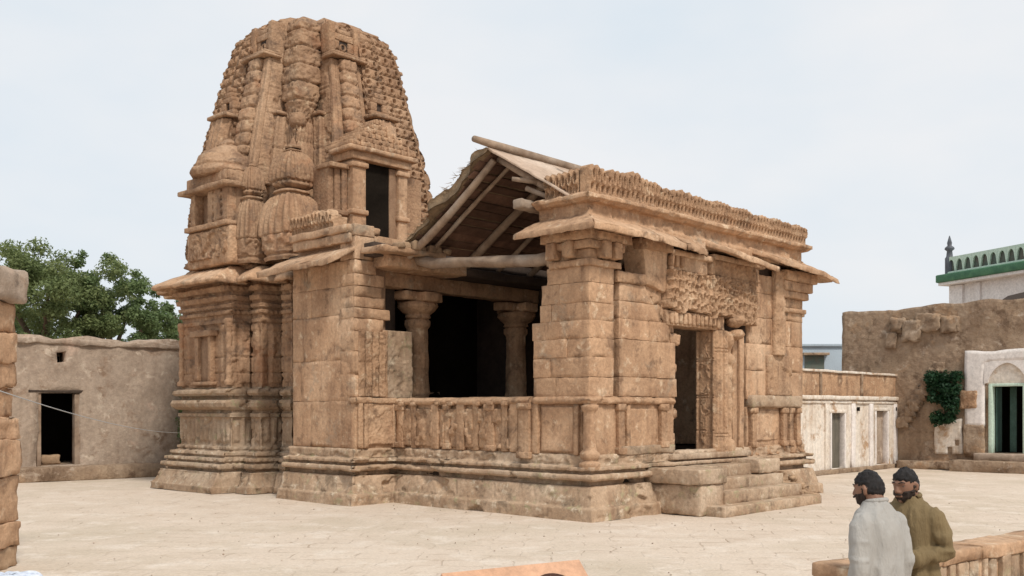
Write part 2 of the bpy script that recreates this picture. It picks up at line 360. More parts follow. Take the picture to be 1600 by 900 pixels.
mat('sign_inner', (.68, .50, .38), (.62, .45, .34), None, bump=0, rough=.6)
mat('foliage_a', (.215, .25, .10), (.15, .195, .075), None, sc=1.2, bump=0, rough=.6, rnd=.0, spec=.3)
mat('foliage_b', (.17, .225, .09), (.12, .175, .07), None, sc=1.2, bump=0, rough=.6, spec=.3)
mat('foliage_c', (.025, .075, .03), (.016, .05, .02), None, sc=2, bump=0, rough=.5, spec=.35)
def leafy(m):
    t = MATS[m].node_tree; b = [x for x in t.nodes if x.type == 'BSDF_PRINCIPLED'][0]; o = [x for x in t.nodes if x.type == 'OUTPUT_MATERIAL'][0]
    tr = t.nodes.new('ShaderNodeBsdfTranslucent'); mxs = t.nodes.new('ShaderNodeMixShader'); mxs.inputs[0].default_value = .42
    src = b.inputs['Base Color'].links[0].from_socket; t.links.new(src, tr.inputs[0]); t.links.new(b.outputs[0], mxs.inputs[1]); t.links.new(tr.outputs[0], mxs.inputs[2]); t.links.new(mxs.outputs[0], o.inputs[0])
for q in ('foliage_a', 'foliage_b', 'foliage_c'): leafy(q)
def ground_mat():
    m = bpy.data.materials.new('courtyard_ground'); m.use_nodes = True; t = m.node_tree; n = t.nodes; n.clear(); l = t.links.new
    o = n.new('ShaderNodeOutputMaterial'); b = n.new('ShaderNodeBsdfPrincipled'); l(b.outputs[0], o.inputs[0]); b.inputs['Roughness'].default_value = .95; b.inputs['Specular IOR Level'].default_value = .1
    g = n.new('ShaderNodeTexCoord'); v = g.outputs['Object']
    mpn = n.new('ShaderNodeMapping'); mpn.inputs['Rotation'].default_value = (0, 0, R(4)); l(v, mpn.inputs[0])
    wn = n.new('ShaderNodeTexNoise'); wn.inputs['Scale'].default_value = 1.3; wn.inputs['Detail'].default_value = 4; l(v, wn.inputs['Vector'])
    mxv = n.new('ShaderNodeMixRGB'); mxv.blend_type = 'LINEAR_LIGHT'; mxv.inputs[0].default_value = .22; l(mpn.outputs[0], mxv.inputs[1]); l(wn.outputs[1], mxv.inputs[2])
    br = n.new('ShaderNodeTexBrick'); l(mxv.outputs[0], br.inputs['Vector']); br.inputs['Scale'].default_value = 1.0
    br.inputs['Brick Width'].default_value = .95; br.inputs['Row Height'].default_value = .55; br.inputs['Mortar Size'].default_value = .02; br.inputs['Mortar Smooth'].default_value = .6
    br.inputs[1].default_value = (.60, .495, .40, 1); br.inputs[2].default_value = (.54, .435, .345, 1); br.inputs[3].default_value = (.34, .25, .18, 1)
    def noise(s, d=6, r=.62):
        x = n.new('ShaderNodeTexNoise'); x.inputs['Scale'].default_value = s; x.inputs['Detail'].default_value = d; x.inputs['Roughness'].default_value = r; l(v, x.inputs['Vector']); return x.outputs[0]
    def rmp(f, a, bb, c=0, d=1):
        x = n.new('ShaderNodeMapRange'); x.inputs[1].default_value = a; x.inputs[2].default_value = bb; x.inputs[3].default_value = c; x.inputs[4].default_value = d; l(f, x.inputs[0]); return x.outputs[0]
    def mixc(f, a, bb, ty='MIX'):
        x = n.new('ShaderNodeMixRGB'); x.blend_type = ty
        for k, y in ((0, f), (1, a), (2, bb)):
            if hasattr(y, 'is_output'): l(y, x.inputs[k])
            elif k == 0: x.inputs[0].default_value = y
            else: x.inputs[k].default_value = tuple(y) + (1,)
        return x.outputs[0]
    dust = rmp(noise(.8, 7, .7), .36, .54)
    c = mixc(dust, br.outputs[0], (.60, .495, .40))
    c = mixc(rmp(noise(.21, 5), .48, .62), c, (.52, .43, .335))
    c = mixc(rmp(noise(1.1, 8, .72), .52, .64), c, (.65, .555, .465))
    c = mixc(rmp(noise(2.6, 7, .7), .58, .72), c, (.45, .345, .255))
    c = mixc(rmp(noise(5, 7, .75), .6, .70), c, (.40, .31, .235))
    c = mixc(1.0, c, rmp(noise(24, 6, .7), .3, .7, .86, 1.12), 'MULTIPLY')
    l(c, b.inputs['Base Color'])
    inv = n.new('ShaderNodeMath'); inv.operation = 'MULTIPLY_ADD'; l(br.outputs[1], inv.inputs[0]); inv.inputs[1].default_value = -.5
    l(noise(9, 8, .7), inv.inputs[2])
    bp = n.new('ShaderNodeBump'); bp.inputs['Strength'].default_value = .5; bp.inputs['Distance'].default_value = .04; l(inv.outputs[0], bp.inputs['Height']); l(bp.outputs[0], b.inputs['Normal'])
    MATS['ground'] = m
ground_mat()

# ------------------------------------------------------------------ picture geometry: a pixel gives a direction, the touched plane gives the distance
E1 = np.array((.6889, .7249)); E2 = np.array((-.7249, .6889)); OO = np.array((1.535, 19.26))
TH = math.atan2(E1[1], E1[0])
def k_(u): return (u - 800.0) / FPX
def fa(u, b=.35): k = k_(u); return ((OO[1] + E2[1] * b) * k - OO[0] - E2[0] * b) / (E1[0] - E1[1] * k)
def fb(u, a=.35): k = k_(u); return ((OO[1] + E1[1] * a) * k - OO[0] - E1[0] * a) / (E2[0] - E2[1] * k)
def zz(a, b, v): return CAM_H + (HOR - v) * (OO[1] + a * E1[1] + b * E2[1]) / FPX
def gpt(u, v): d = FPX * CAM_H / (v - HOR); return np.array((k_(u) * d, d))

# ------------------------------------------------------------------ ground
def make_ground():
    xs = np.concatenate([[-3000, -400, -90], np.linspace(-32, 32, 161), [90, 400, 3000]]); ys = np.concatenate([[-300, -60, -15], np.linspace(0, 62, 156), [120, 500, 4000]])
    X, Y = np.meshgrid(xs, ys, indexing='ij'); P = np.stack([X, Y, X * 0], -1)
    Z = fbm(P * .7, 5, 3) * .012; Z = np.where((np.abs(X) > 31) | (Y < 1) | (Y > 61), 0, Z) - .012
    V = np.stack([X, Y, Z], -1)
    o = quads('ground', V, gridq(len(xs), len(ys)), 'ground', None, True)
    tag(o, kind='structure')
make_ground()

# ================================================================== THE TEMPLE (local axes: x along the front, y along the side, away from the camera)
T = thing('stone_temple', 'ruined carved sandstone temple with tall ribbed tower and broken timber-roofed hall', 'temple', (OO[0], OO[1], 0), TH)
SA, SB = .35, .35                 # wall planes of the hall
FR = 9.08                         # far end of the front
rng = random.Random(4)
# ---- carving functions
def jal(x, L, z, px=.3, pz=.3):
    n = np.maximum(1, np.round(L / px)); c = (x / L + .5) * n; cz = z / pz; fx = c - np.floor(c) - .5; fz = cz - np.floor(cz) - .5
    r = np.hypot(fx * 1.05, fz + .05); return np.exp(-((r - .3) / .09) ** 2) - .9 * np.exp(-(r / .15) ** 2) - .8 * sst(.42, .48, np.abs(fz))
def blobs(x, z, s=.12, seed=3):
    """crisp two-level ornament: cut ground, raised leaf-like plateaus with incised outlines"""
    x, z = np.broadcast_arrays(np.asarray(x, float), np.asarray(z, float)); k = .62 / s
    n = vn(np.stack([x * k * 1.25, z * k, 0 * x + seed], -1), seed) + .6 * vn(np.stack([x * k * 2.6, z * k * 2.2, 0 * x], -1), seed + 3)
    return 1.25 * sst(-.07, .07, n) - .55 - .55 * np.exp(-((n - .45) / .06) ** 2)
def lines(z, levels, w=.02):
    v = 0
    for l in levels: v = v + np.exp(-((z - l) / w) ** 2)
    return v
def pit(u, v, s=1): d1, d2 = worley(u / .125, v / .20, 40 + s); return .75 * (1 - sst(.05, .32, d2 - d1)) - 1.5 * np.exp(-(d1 / .30) ** 2) + .35 * blobs(u, v, .07, s)
# ---- tower plans
CT = (2.6, 12.6); TR = 3.6
def star(H, k):
    f = [(x, -y) for x, y in reversed(H)] + list(H) + [(k, k)]; P = []
    for q in range(4):
        c, s = [(1, 0), (0, 1), (-1, 0), (0, -1)][q]
        P += [(x * c - y * s, x * s + y * c) for x, y in f]
    return np.array(P) * TR
WPLAN = star([(1, .37), (.79, .37), (.79, .42), (.87, .42), (.87, .55), (.63, .55), (.63, .60), (.73, .60)], .73)
SPLAN = star([(1, .12), (.93, .12), (.93, .50), (.63, .50), (.63, .515), (.72, .515)], .72) * .945
def prof_s(z, tab):
    t = np.array(tab); return 1 + np.interp(z, t[:, 0], t[:, 1]) / TR
# base
BT = [(0, .80), (.16, .80), (.18, .75), (.48, .55), (.52, .55), (.53, .36), (.60, .35), (.61, .52), (.66, .55), (.73, .53), (.745, .36), (.79, .35), (.80, .44), (.88, .43), (.89, .26), (.94, .26), (.95, .33), (1.03, .30), (1.045, .12), (1.08, .08), (1.10, .10), (1.17, .10), (1.18, .05), (1.95, .05), (1.96, .10), (2.05, .10), (2.06, .0), (2.13, -.02), (2.15, .14), (2.22, .27), (2.32, .30), (2.40, .25), (2.43, .02), (2.50, .0), (2.52, .18), (2.58, .26), (2.66, .25), (2.70, .16), (2.71, .0), (2.76, .0)]
zb = np.unique(np.concatenate([np.arange(0, 2.76, .035), [b[0] for b in BT]]))
def carve_base(x, L, z, e):
    m = sst(1.19, 1.21, z) * (1 - sst(1.92, 1.94, z)); wx = L / np.maximum(1, np.round(L / .42)); fx = (x + L / 2) / wx; fx = np.abs(fx - np.floor(fx) - .5) * 2
    pan = -.055 * (1 - sst(.66, .72, fx)) * (L > .3) + .045 * (1 - sst(.26, .34, fx)) * sst(1.3, 1.33, z) * (1 - sst(1.8, 1.84, z))
    dent = .03 * (np.sin(x * 34) > 0) * sst(.795, .805, z) * (1 - sst(.87, .885, z)) + .02 * (np.sin(x * 26) > 0) * sst(1.09, 1.1, z) * (1 - sst(1.165, 1.175, z))
    chips = -.05 * sst(.45, .6, fbm(np.stack(np.broadcast_arrays(x * 3 + e * 7, z * 4, 0 * x * z), -1), 61, 3))
    return m * pan + dent + chips - .02 * lines((x + e) % .95, (.4,), .015) * (z < .55)
tower_base = plan_loft('tower_base', WPLAN, zb, prof_s(zb, BT), 'plinth_stone', T, CT, .035, carve_base, .007, 21)
# wall
WT = [(2.74, .0), (2.82, .0), (4.44, .0), (4.45, .05), (4.54, .05), (4.55, -.02), (4.66, -.02), (4.67, .05), (4.77, .06), (4.78, -.02), (4.83, -.02), (4.84, .08), (4.93, .10), (4.95, .0), (5.02, .0), (5.03, .13), (5.15, .16), (5.17, .03), (5.25, .03), (5.27, .17), (5.40, .24), (5.42, .1), (5.5, .1), (5.52, .26), (5.62, .28)]
zw = np.unique(np.concatenate([np.arange(2.74, 5.62, .035), [b[0] for b in WT]]))
def carve_wall(x, L, z, e):
    ax = np.abs(x) / (L / 2); m = sst(2.86, 2.88, z) * (1 - sst(4.40, 4.42, z))
    wide = L > 1.2; mid = (L > .35) & ~wide
    st_ = wide * (.05 * ((ax > .60) & (ax < .74)) + .035 * (ax > .84) - .03 * (ax < .56)) + mid * (.05 * (ax < .42) - .05 * np.exp(-((ax - .52) / .06) ** 2) + .02 * (ax > .8))
    fig = mid * .035 * np.clip(blobs(x + e * 1.7, z, .14, 12), -.4, 1) * (ax < .36) * (np.abs(z - 3.9) < .42)
    jn = -.045 * lines(z, (3.12, 3.55, 4.2), .016) + .03 * (np.sin(x * 42) > 0) * sst(4.66, 4.67, z) * (1 - sst(4.76, 4.77, z)) + .02 * (np.sin(x * 30) > 0) * (z > 5.27) * (z < 5.4)
    chips = -.05 * sst(.45, .6, fbm(np.stack(np.broadcast_arrays(x * 3 + e * 7, z * 3, 0 * x * z), -1), 71, 3))
    return m * (st_ + fig) + jn + chips
tower_wall = plan_loft('tower_wall', WPLAN, zw, prof_s(zw, WT), 'tower_stone', T, CT, .035, carve_wall, .007, 22)
# niche on the side face of the tower, and its frame
fx0 = CT[0] - TR
for (b0, b1, z0, z1, nm, d) in ((12.85, 13.02, 2.9, 4.12, 'niche_jamb', .12), (12.18, 12.34, 2.9, 4.12, 'niche_jamb', .12), (12.05, 13.15, 4.12, 4.28, 'niche_head', .2), (12.05, 13.15, 2.8, 2.9, 'niche_sill', .18)):
    block(nm, (fx0 - d, b0, z0), (fx0 + .05, b1, z1), 'tower_stone', tower_wall, cell=.1, rough=.01)
block('niche_recess', (fx0 - .015, 12.34, 2.9), (fx0 + .03, 12.85, 4.12), 'inner_stone', tower_wall, cell=.2, rough=.01, rnd=.01)
for b in (11.36, 13.84):
    lathe('wall_colonnette', (fx0 - .04, b, 2.8), [(.13, 0), (.13, .1), (.09, .14), (.085, 1.5), (.12, 1.56), (.14, 1.7), (.1, 1.75)], 'tower_stone', tower_wall, 14, rough=.012, carve=lambda t, z, r: .01 * np.sin(z * 22))
# eave
te = [(5.60, 1.0), (5.54, 1.1), (5.46, 1.19), (5.43, 1.21), (5.50, 1.222), (5.57, 1.205), (5.74, 1.11), (5.88, 1.03), (5.93, .96)]
te2 = [te[0]]
for p, q in zip(te[:-1], te[1:]): te2 += [(p[0] + (q[0] - p[0]) * t, p[1] + (q[1] - p[1]) * t) for t in (.5, 1)]
plan_loft('tower_eave', WPLAN, [t[0] for t in te2], [t[1] for t in te2], 'sandstone', T, CT, .12, lambda x, L, z, e: .03 * fbm(np.stack(np.broadcast_arrays(x * 3, z * 0 + e, e * 1.0), -1), 3, 2) - .04 * lines(x % .9, (.45,), .03), .03, 23)
# spire
ST = [(5.86, .10), (5.95, .16), (6.05, .10), (6.1, .02), (6.18, .14), (6.3, .10), (6.36, .0), (6.45, .08), (6.6, .1), (7.6, .04), (8.7, -.14), (9.9, -.43), (10.5, -.60), (11.2, -.78), (11.85, -.95), (12.4, -1.12), (12.75, -1.31), (13.0, -1.58), (13.2, -1.98), (13.35, -2.5), (13.45, -3.1), (13.48, -3.58)]
zs_ = np.unique(np.concatenate([np.arange(5.86, 13.05, .03), np.linspace(13.05, 13.48, 16), [b[0] for b in ST[:9]]]))
def carve_spire(x, L, z, e):
    k = e % 13; kar = (k == 11) | (k == 12); bh = (k == 5); plain = (k == 2) | (k == 8)
    up = sst(6.4, 6.6, z) * (1 - sst(12.95, 13.2, z)); ax = np.abs(x) / (L / 2)
    wide = L > .55
    j = .075 * jal(x, L, z, .30, .30) * wide * (~plain) * (~kar) * sst(.99, .9, ax) + (~wide) * (~plain) * .025 * np.sign(np.sin(z * 26))
    bhu = kar * (.09 * np.abs(np.sin(z * np.pi / .62)) ** .5 - .05); ribs = kar * .03 * np.cos(x / .11 * 2 * np.pi)
    pl = plain * .02 * fbm(np.stack(np.broadcast_arrays(x * 4, z * 1.0, e * 1.0), -1), 8, 3) - plain * .03 * lines(z % .75, (.37,), .014)
    courses = -.03 * lines(z % .36, (.18,), .012) - .06 * sst(.88, .95, ax) * (1 - sst(.95, 1.0, ax)) * (L > .3)
    vert = courses - .06 * bh * (np.exp(-((np.abs(x) - .36 * L) / .035) ** 2))
    low = .03 * blobs(x + e, z, .14, 6) * (1 - sst(6.6, 7.0, z))
    return up * (j + bhu + ribs + pl + vert) + low - .05 * sst(.45, .6, fbm(np.stack(np.broadcast_arrays(x * 2.1 + e * 5, z * 2.1, 0 * x * z), -1), 9, 3))
spire = plan_loft('spire', SPLAN, zs_, prof_s(zs_, ST), 'tower_stone', T, CT, .03, carve_spire, .006, 24)
def ssc(z): return float(prof_s(np.array([z]), ST)[0]) * TR * .945
def at_face(face, t, z, d=0.0):
    """a point on the spire: face 0 = side, 1 = front; t across, d out of the surface"""
    s = ssc(z); r = s * 1.0 + d
    return (CT[0] - r, CT[1] - t, z) if face == 0 else (CT[0] - t, CT[1] - r, z)
# bulging shafts (half spires) leaning with the surface
def shaft(name, pf, z0, z1, r0, r1, seg, mt='tower_stone', ribs=0, seed=0, taper_low=.3, groove=.12, carv=.05, p_=4.5, bulge=.06):
    n = int((z1 - z0) / .032); z = np.linspace(z0, z1, n); c = np.array([pf(q)[:2] for q in z]); t = (z - z0) / (z1 - z0); nt_ = 64
    r = r0 + (r1 - r0) * t; r = r * (.5 + .5 * sst(0, taper_low, t)) if taper_low else r
    k = (z - z0) / seg; k = k - np.floor(k); r = r * (1 + bulge * np.sin(np.pi * k) ** .5 - groove * np.exp(-(np.minimum(k, 1 - k) * seg / .03) ** 2))
    th = np.linspace(0, 2 * np.pi, nt_, endpoint=False); f = 1 / (np.abs(np.cos(th)) ** p_ + np.abs(np.sin(th)) ** p_) ** (1 / p_)
    rib = (.11 * (np.cos(th * ribs) > .55) - .03)[:, None] if ribs else 0
    RR = r[None] * f[:, None] * (1 + rib) + carv * .6 * blobs(th[:, None] * r0 + 0 * z[None], z[None] + 0 * th[:, None], .08, 7 + seed)
    V = np.stack([c[None, :, 0] + RR * np.cos(th)[:, None], c[None, :, 1] + RR * np.sin(th)[:, None], np.broadcast_to(z, RR.shape)], -1)
    V = V + vec_noise(V, 6, .006, seed, 2); V[:, 0, :2] = c[0]; V[:, -1, :2] = c[-1]
    return quads(name, V, gridq(nt_, n, True), mt, spire)
def ledge(pf, z, wx, h=.16, out=.3, face=0, mt='tower_stone'):
    x, y, _ = pf(z)
    if face == 0: lo, hi = (x - out, y - wx / 2, z), (x + .25, y + wx / 2, z + h)
    else: lo, hi = (x - wx / 2, y - out, z), (x + wx / 2, y + .25, z + h)
    return block('ledge', lo, hi, mt, spire, cell=.12, rnd=.07, rough=.02, seed=int(z * 10 + wx * 100))
def fbox(nm, f, p, w0, w1, d0, d1, z0, z1, mt='tower_stone', **k):
    """box on a spire face: w across, d = in from the front"""
    x, y, _ = p
    if f == 0: return block(nm, (x + d0, y - w1, z0), (x + d1, y - w0, z1), mt, spire, **k)
    return block(nm, (x - w1, y + d0, z0), (x - w0, y + d1, z1), mt, spire, **k)
for f in (0, 1):
    # near band of the face: segmented shaft, ledge above it, pierced panel above that
    pf = lambda z, f=f: at_face(f, .31 * ssc(z), z, -.055 * ssc(z))
    shaft('central_shaft', pf, 8.85, 11.72, .27, .25, .36, seed=f, taper_low=.06, groove=.2, ribs=0, p_=5, carv=.04, bulge=.035)
    for q in (.145, .20, .425, .475):
        shaft('side_rib', lambda z, f=f, q=q: at_face(f, q * ssc(z), z, -.06 * ssc(z)), 8.5, 11.72, .085, .07, 3.4, seed=3 + f, taper_low=.03, carv=.006, groove=0, bulge=0)
    p = pf(11.72); fbox('ledge', f, p, -.60, .60, -.30, .3, 11.72, 11.80, cell=.1, rnd=.06, rough=.012); fbox('ledge', f, p, -.56, .56, -.25, .3, 11.80, 11.87, cell=.1, rnd=.05, rough=.012)
    p = pf(12.35)
    for t in (-.42, .42): fbox('panel_jamb', f, p, t - .10, t + .10, -.12, .3, 11.87, 12.75, cell=.1, rough=.014)
    fbox('panel_window', f, p, -.14, .14, -.035, .3, 12.05, 12.32, 'shade_dark_stone', rough=.005)  # solid block, the opening's shade is in its dark colour
    for (a, b, c_, d_) in ((-.32, .32, 11.87, 12.05), (-.32, -.14, 12.05, 12.32), (.14, .32, 12.05, 12.32), (-.32, .32, 12.32, 12.5), (-.22, .22, 12.5, 12.62)): fbox('panel_course', f, p, a, b, -.06 - .02 * (c_ > 12.3), .3, c_, d_ - .004, cell=.08, rnd=.02, rough=.012)
    # middle of the face: notch, ledge and ribbed half shaft below
    pg = lambda z, f=f: at_face(f, 0.0, z, -.02)
    shaft('lower_shaft', pg, 8.3, 10.12, .36, .32, 1.82, ribs=10, seed=9, taper_low=.03, carv=.012, groove=0, bulge=.02)
    p = pg(10.12); fbox('ledge', f, p, -.46, .46, -.42, .3, 10.12, 10.22, cell=.1, rnd=.05, rough=.014)
    p = pg(10.5); fbox('notch_window', f, p, -.10, .10, -.07, .2, 10.40, 10.62, 'shade_dark_stone', rough=.004)  # dark colour imitates the shade inside the notch
    for (a, b, c_, d_) in ((-.32, .32, 10.22, 10.40), (-.32, -.10, 10.40, 10.62), (.10, .32, 10.40, 10.62), (-.24, .24, 10.62, 10.76), (-.16, .16, 10.76, 10.9), (-.08, .08, 10.9, 11.05)): fbox('notch_course', f, p, a, b, -.16 + .05 * (c_ - 10.2), .2, c_, d_ - .004, cell=.08, rnd=.025, rough=.012)
    # slim shafts standing in the plain recess beside the corner
    ph = lambda z, f=f: at_face(f, .47 * ssc(z), z, -.26 * ssc(z))
    shaft('lower_shaft', ph, 8.2, 10.10, .26, .24, .95, ribs=8, seed=12, taper_low=.04, carv=.012, groove=.12, bulge=.02)
    p = ph(10.1); fbox('ledge', f, p, -.30, .30, -.30, .3, 10.10, 10.19, cell=.08, rnd=.05, rough=.012)
    p = ph(8.2); fbox('ledge', f, p, -.30, .30, -.32, .3, 8.1, 8.2, cell=.08, rnd=.05, rough=.012); fbox('shaft_base', f, p, -.26, .26, -.27, .3, 7.5, 8.1, cell=.1, rough=.02)
    c0_ = pf(8.6); lathe('shaft_knob', (c0_[0] - (.05 if f == 0 else 0), c0_[1] - (.05 if f else 0), 8.62), [(.05, 0), (.17, .03), (.2, .1), (.14, .18), (.2, .24), (.22, .32)], 'tower_stone', spire, 20, rough=.01)
# corner of the tower: banded pendant, then two stacked miniature spires
def corner(z, d=0.0): s = ssc(z) * .72 + d; return (CT[0] - s, CT[1] - s, z)
shaft('corner_shaft', lambda z: corner(z, -.20), 9.95, 12.98, .38, .40, .52, 'tower_stone', ribs=0, seed=31, taper_low=.22, groove=.2, carv=.06, p_=8, bulge=.025)
c = corner(9.7)
lathe('corner_pendant', (c[0] + .1, c[1] + .1, 9.45), [(.03, 0), (.12, .05), (.14, .16), (.09, .22), (.2, .30), (.24, .42), (.2, .6)], 'tower_stone', spire, 20, rough=.015)
def mini(name, c, z0, h, r, seed=0, tip=True, band=True, mt='tower_stone'):
    P = [(r * .92, 0), (r * .98, .05 * h), (r * .85, .08 * h), (r * .96, .12 * h), (r * 1.0, .16 * h), (r * 1.02, .34 * h), (r * .94, .355 * h), (r * 1.0, .37 * h), (r * 1.0, .48 * h), (r * .95, .62 * h), (r * .84, .76 * h), (r * .68, .88 * h), (r * .52, .94 * h), (r * .66, .95 * h), (r * .62, .98 * h), (r * .3, h)]
    if not band: P = [(r * .5, 0), (r * .72, .03 * h), (r * .95, .09 * h), (r * .97, .15 * h), (r * .84, .17 * h), (r * .86, .2 * h), (r * 1.0, .22 * h), (r * 1.0, .38 * h), (r * .93, .54 * h), (r * .78, .70 * h), (r * .56, .83 * h), (r * .34, .91 * h), (r * .42, .925 * h), (r * .36, .955 * h), (r * .05, h)]
    def cv(th, z, rr):
        t = z / h; bd = (t < .35) & (t > .13) if band else (t < .14)
        ribs = .045 * (np.cos(th * 16) > .2) + .06 * (np.abs(np.sin(2 * (th + np.pi / 4))) < .22) - .03
        return np.where(bd, .05 * blobs(th * r + 0 * z, z + 0 * th, .12, 3 + seed), ribs * r * 2.8 * sst(.98, .8, t) * sst(.12, .2, t)) * (rr > .1)
    return lathe(name, (c[0], c[1], z0), P, mt, spire, 128, .035, cv, .010, seed, sq=.18, rot=0)
c = corner(6.5, .20); mini('miniature_spire', c, 5.95, 1.88, .64, 1)
c = corner(7.9, .16); mini('miniature_spire', c, 7.84, 1.12, .47, 2, band=False)
c = corner(7.9, .16); lathe('finial', (c[0], c[1], 8.93), [(.2, 0), (.22, .05), (.1, .1), (.07, .2), (.02, .3)], 'tower_stone', spire, 14, rough=.01)
for (a, b, r) in ((-.62, 10.98, .42), (.90, 9.38, .46)):
    mini('miniature_spire', (a, b), 5.95, 1.8, r, 3); mini('miniature_spire', (a + .04, b + .04), 7.74, .88, r * .62, 4, band=False)
# pillared aedicule in the middle of the side face
ax0 = CT[0] - TR - .12
block('aedicule_base', (ax0 - .12, 11.00, 5.95), (ax0 + .7, 13.22, 6.95), 'carved_stone', spire, cell=.12, rnd=.1, rough=.035, seed=3)
relief('aedicule_panel', (ax0 - .15, 13.05, 6.15), (0, -1, 0), (0, 0, 1), 1.9, .7, lambda u, v: blobs(u, v, .16, 4), 'tower_stone', spire, .035, .1, .07)
block('aedicule_sill', (ax0 - .22, 11.05, 6.95), (ax0 + .6, 13.18, 7.08), 'tower_stone', spire, cell=.15, rough=.02)
for b in (11.12, 11.50, 11.88, 12.78):
    block('aedicule_pillar', (ax0 - .12, b - .0, 7.08), (ax0 + .16, b + .24, 7.95), 'tower_stone', spire, cell=.12, rough=.02, seed=int(b * 9))
block('aedicule_back', (ax0 + .14, 11.10, 7.0), (ax0 + .6, 13.10, 8.0), 'inner_stone', spire, rough=.02)
relief('aedicule_screen', (ax0 - .05, 12.12, 7.08), (0, -1, 0), (0, 0, 1), 1.0, .86, lambda u, v: np.maximum(np.abs(np.sin(u * 14)) > .75, np.abs(np.sin(v * 15)) > .75) * 1.0, 'tower_stone', spire, .03, .12, .07)
block('aedicule_eave', (ax0 - .34, 10.90, 7.95), (ax0 + .6, 13.35, 8.08), 'tower_stone', spire, cell=.15, rnd=.05, rough=.03)
block('aedicule_cornice', (ax0 - .16, 11.05, 8.08), (ax0 + .7, 13.18, 8.4), 'tower_stone', spire, cell=.12, rnd=.06, rough=.03)
lathe('aedicule_dome', (ax0 + .52, 12.12, 8.38), [(.05, 0), (.95, 0), (1.0, .1), (.95, .2), (.88, .22), (.9, .3), (.76, .55), (.52, .76), (.3, .86), (.32, .92), (.2, 1.0), (.05, 1.08)], 'tower_stone', spire, 48, .05, lambda t, z, r: .03 * blobs(t * .9 + 0 * z, z + 0 * t, .16, 2) * (r > .2), .03, 6)
# gabled doorway high on the front face of the tower
fy = CT[1] - TR - .12; GC = 1.86
for (a0, a1) in ((GC - .98, GC - .55), (GC + .55, GC + .86)):
    block('upper_pillar', (a0, fy - .28, 5.9), (a1, fy + .6, 8.62), 'sandstone', spire, cell=.12, rough=.014, seed=int(a0 * 7))
    for z in (7.2, 8.42): block('pillar_band', (a0 - .05, fy - .34, z), (a1 + .05, fy + .5, z + .13), 'sandstone', spire, cell=.1, rough=.012, rnd=.05)
for q in range(3): block('side_wing', (GC - 1.52 + q * .18, fy + .04 - .06 * q, 5.9), (GC - 1.36 + q * .18, fy + .7, 8.45), 'tower_stone', spire, cell=.12, rough=.014, seed=q)
for z in (7.15, 8.35): block('wing_band', (GC - 1.58, fy - .16, z), (GC - .98, fy + .5, z + .12), 'tower_stone', spire, cell=.1, rough=.012)
block('side_wing', (GC + .86, fy - .05, 5.9), (GC + 1.55, fy + .7, 8.5), 'tower_stone', spire, cell=.12, rough=.03)
block('doorway_shade', (GC - .56, fy - .16, 6.5), (GC + .56, fy + .3, 8.62), 'shade_black', spire, rough=.0)  # solid black block painted as the doorway's inner shade
block('doorway_reveal', (GC + .30, fy - .19, 6.5), (GC + .56, fy + .2, 8.6), 'inner_stone', spire, cell=.15, rough=.01)
block('doorway_sill', (GC - 1.05, fy - .38, 6.35), (GC + .95, fy + .4, 6.52), 'sandstone', spire, cell=.12, rough=.014)
block('doorway_lintel', (GC - 1.05, fy - .36, 8.62), (GC + .95, fy + .5, 8.82), 'sandstone', spire, cell=.1, rough=.014)
block('doorway_cornice', (GC - 1.2, fy - .48, 8.82), (GC + 1.1, fy + .5, 8.94), 'sandstone', spire, cell=.1, rough=.018, rnd=.05)
for q in range(6):
    wq = 1.08 - .19 * q
    block('gable_course', (GC - wq, fy - .38 + .06 * q, 8.94 + .15 * q), (GC + wq, fy + .8, 9.09 + .15 * q), 'carved_stone', spire, cell=.1, rnd=.04, rough=.02, seed=q)
    nn_ = max(2, int(wq / .10))
    for i in range(nn_):
        x = GC - wq + .07 + i * (2 * wq - .14) / (nn_ - 1)
        hexa('gable_leaf', [(x - .05, fy - .45 + .06 * q, 8.95 + .15 * q), (x + .05, fy - .45 + .06 * q, 8.95 + .15 * q), (x - .05, fy - .3 + .06 * q, 8.95 + .15 * q), (x + .05, fy - .3 + .06 * q, 8.95 + .15 * q), (x - .02, fy - .42 + .06 * q, 9.10 + .15 * q), (x + .02, fy - .42 + .06 * q, 9.10 + .15 * q), (x - .02, fy - .3 + .06 * q, 9.10 + .15 * q), (x + .02, fy - .3 + .06 * q, 9.10 + .15 * q)], 'carved_stone', spire, cell=.2, rnd=.02, rough=.008, seed=i)

# ---------------------------------------------------------------- hall plinth
HP = [(-.85, 8.85), (-.85, 6.27), (SA, 6.27), (SA, SB), (FR, SB), (FR, 8.9)]
PP = [(.40, -.02), (.40, .215), (.37, .24), (.31, .25), (.22, .60), (.20, .635), (.03, .645), (.02, .735), (.22, .75), (.255, .79), (.25, .85), (.21, .875), (.09, .88), (.08, .935), (.20, .945), (.205, 1.015), (.08, 1.03), (.05, 1.05), (.05, 1.21), (.02, 1.25), (-.1, 1.26)]
def carve_pl(s, z, o):
    d = .035 * (np.sin(s * 24) > .1) * sst(.93, .95, z) * (1 - sst(1.03, 1.05, z)) + .03 * blobs(s + 0 * z, z + 0 * s, .13, 17) * sst(1.05, 1.08, z)
    n = fbm(np.stack(np.broadcast_arrays(s * .9, z * 1.5, 0 * s * z), -1), 33, 4)
    n2 = fbm(np.stack(np.broadcast_arrays(s * 3.1, z * 4.5, 0 * s * z + 3), -1), 37, 3); d = d - .09 * sst(.62, .72, n + .3 * n2) * (z < 1.04) - .025 * sst(.5, .7, n2)
    return d - .03 * lines((s + .35 * np.floor(z / .3)) % 1.15, (.5,), .02) * (z < .62)
hall_plinth = sweep('hall_plinth', HP, PP, 'plinth_stone', T, .04, .03, False, .010, 41, carve_pl, 2.2)
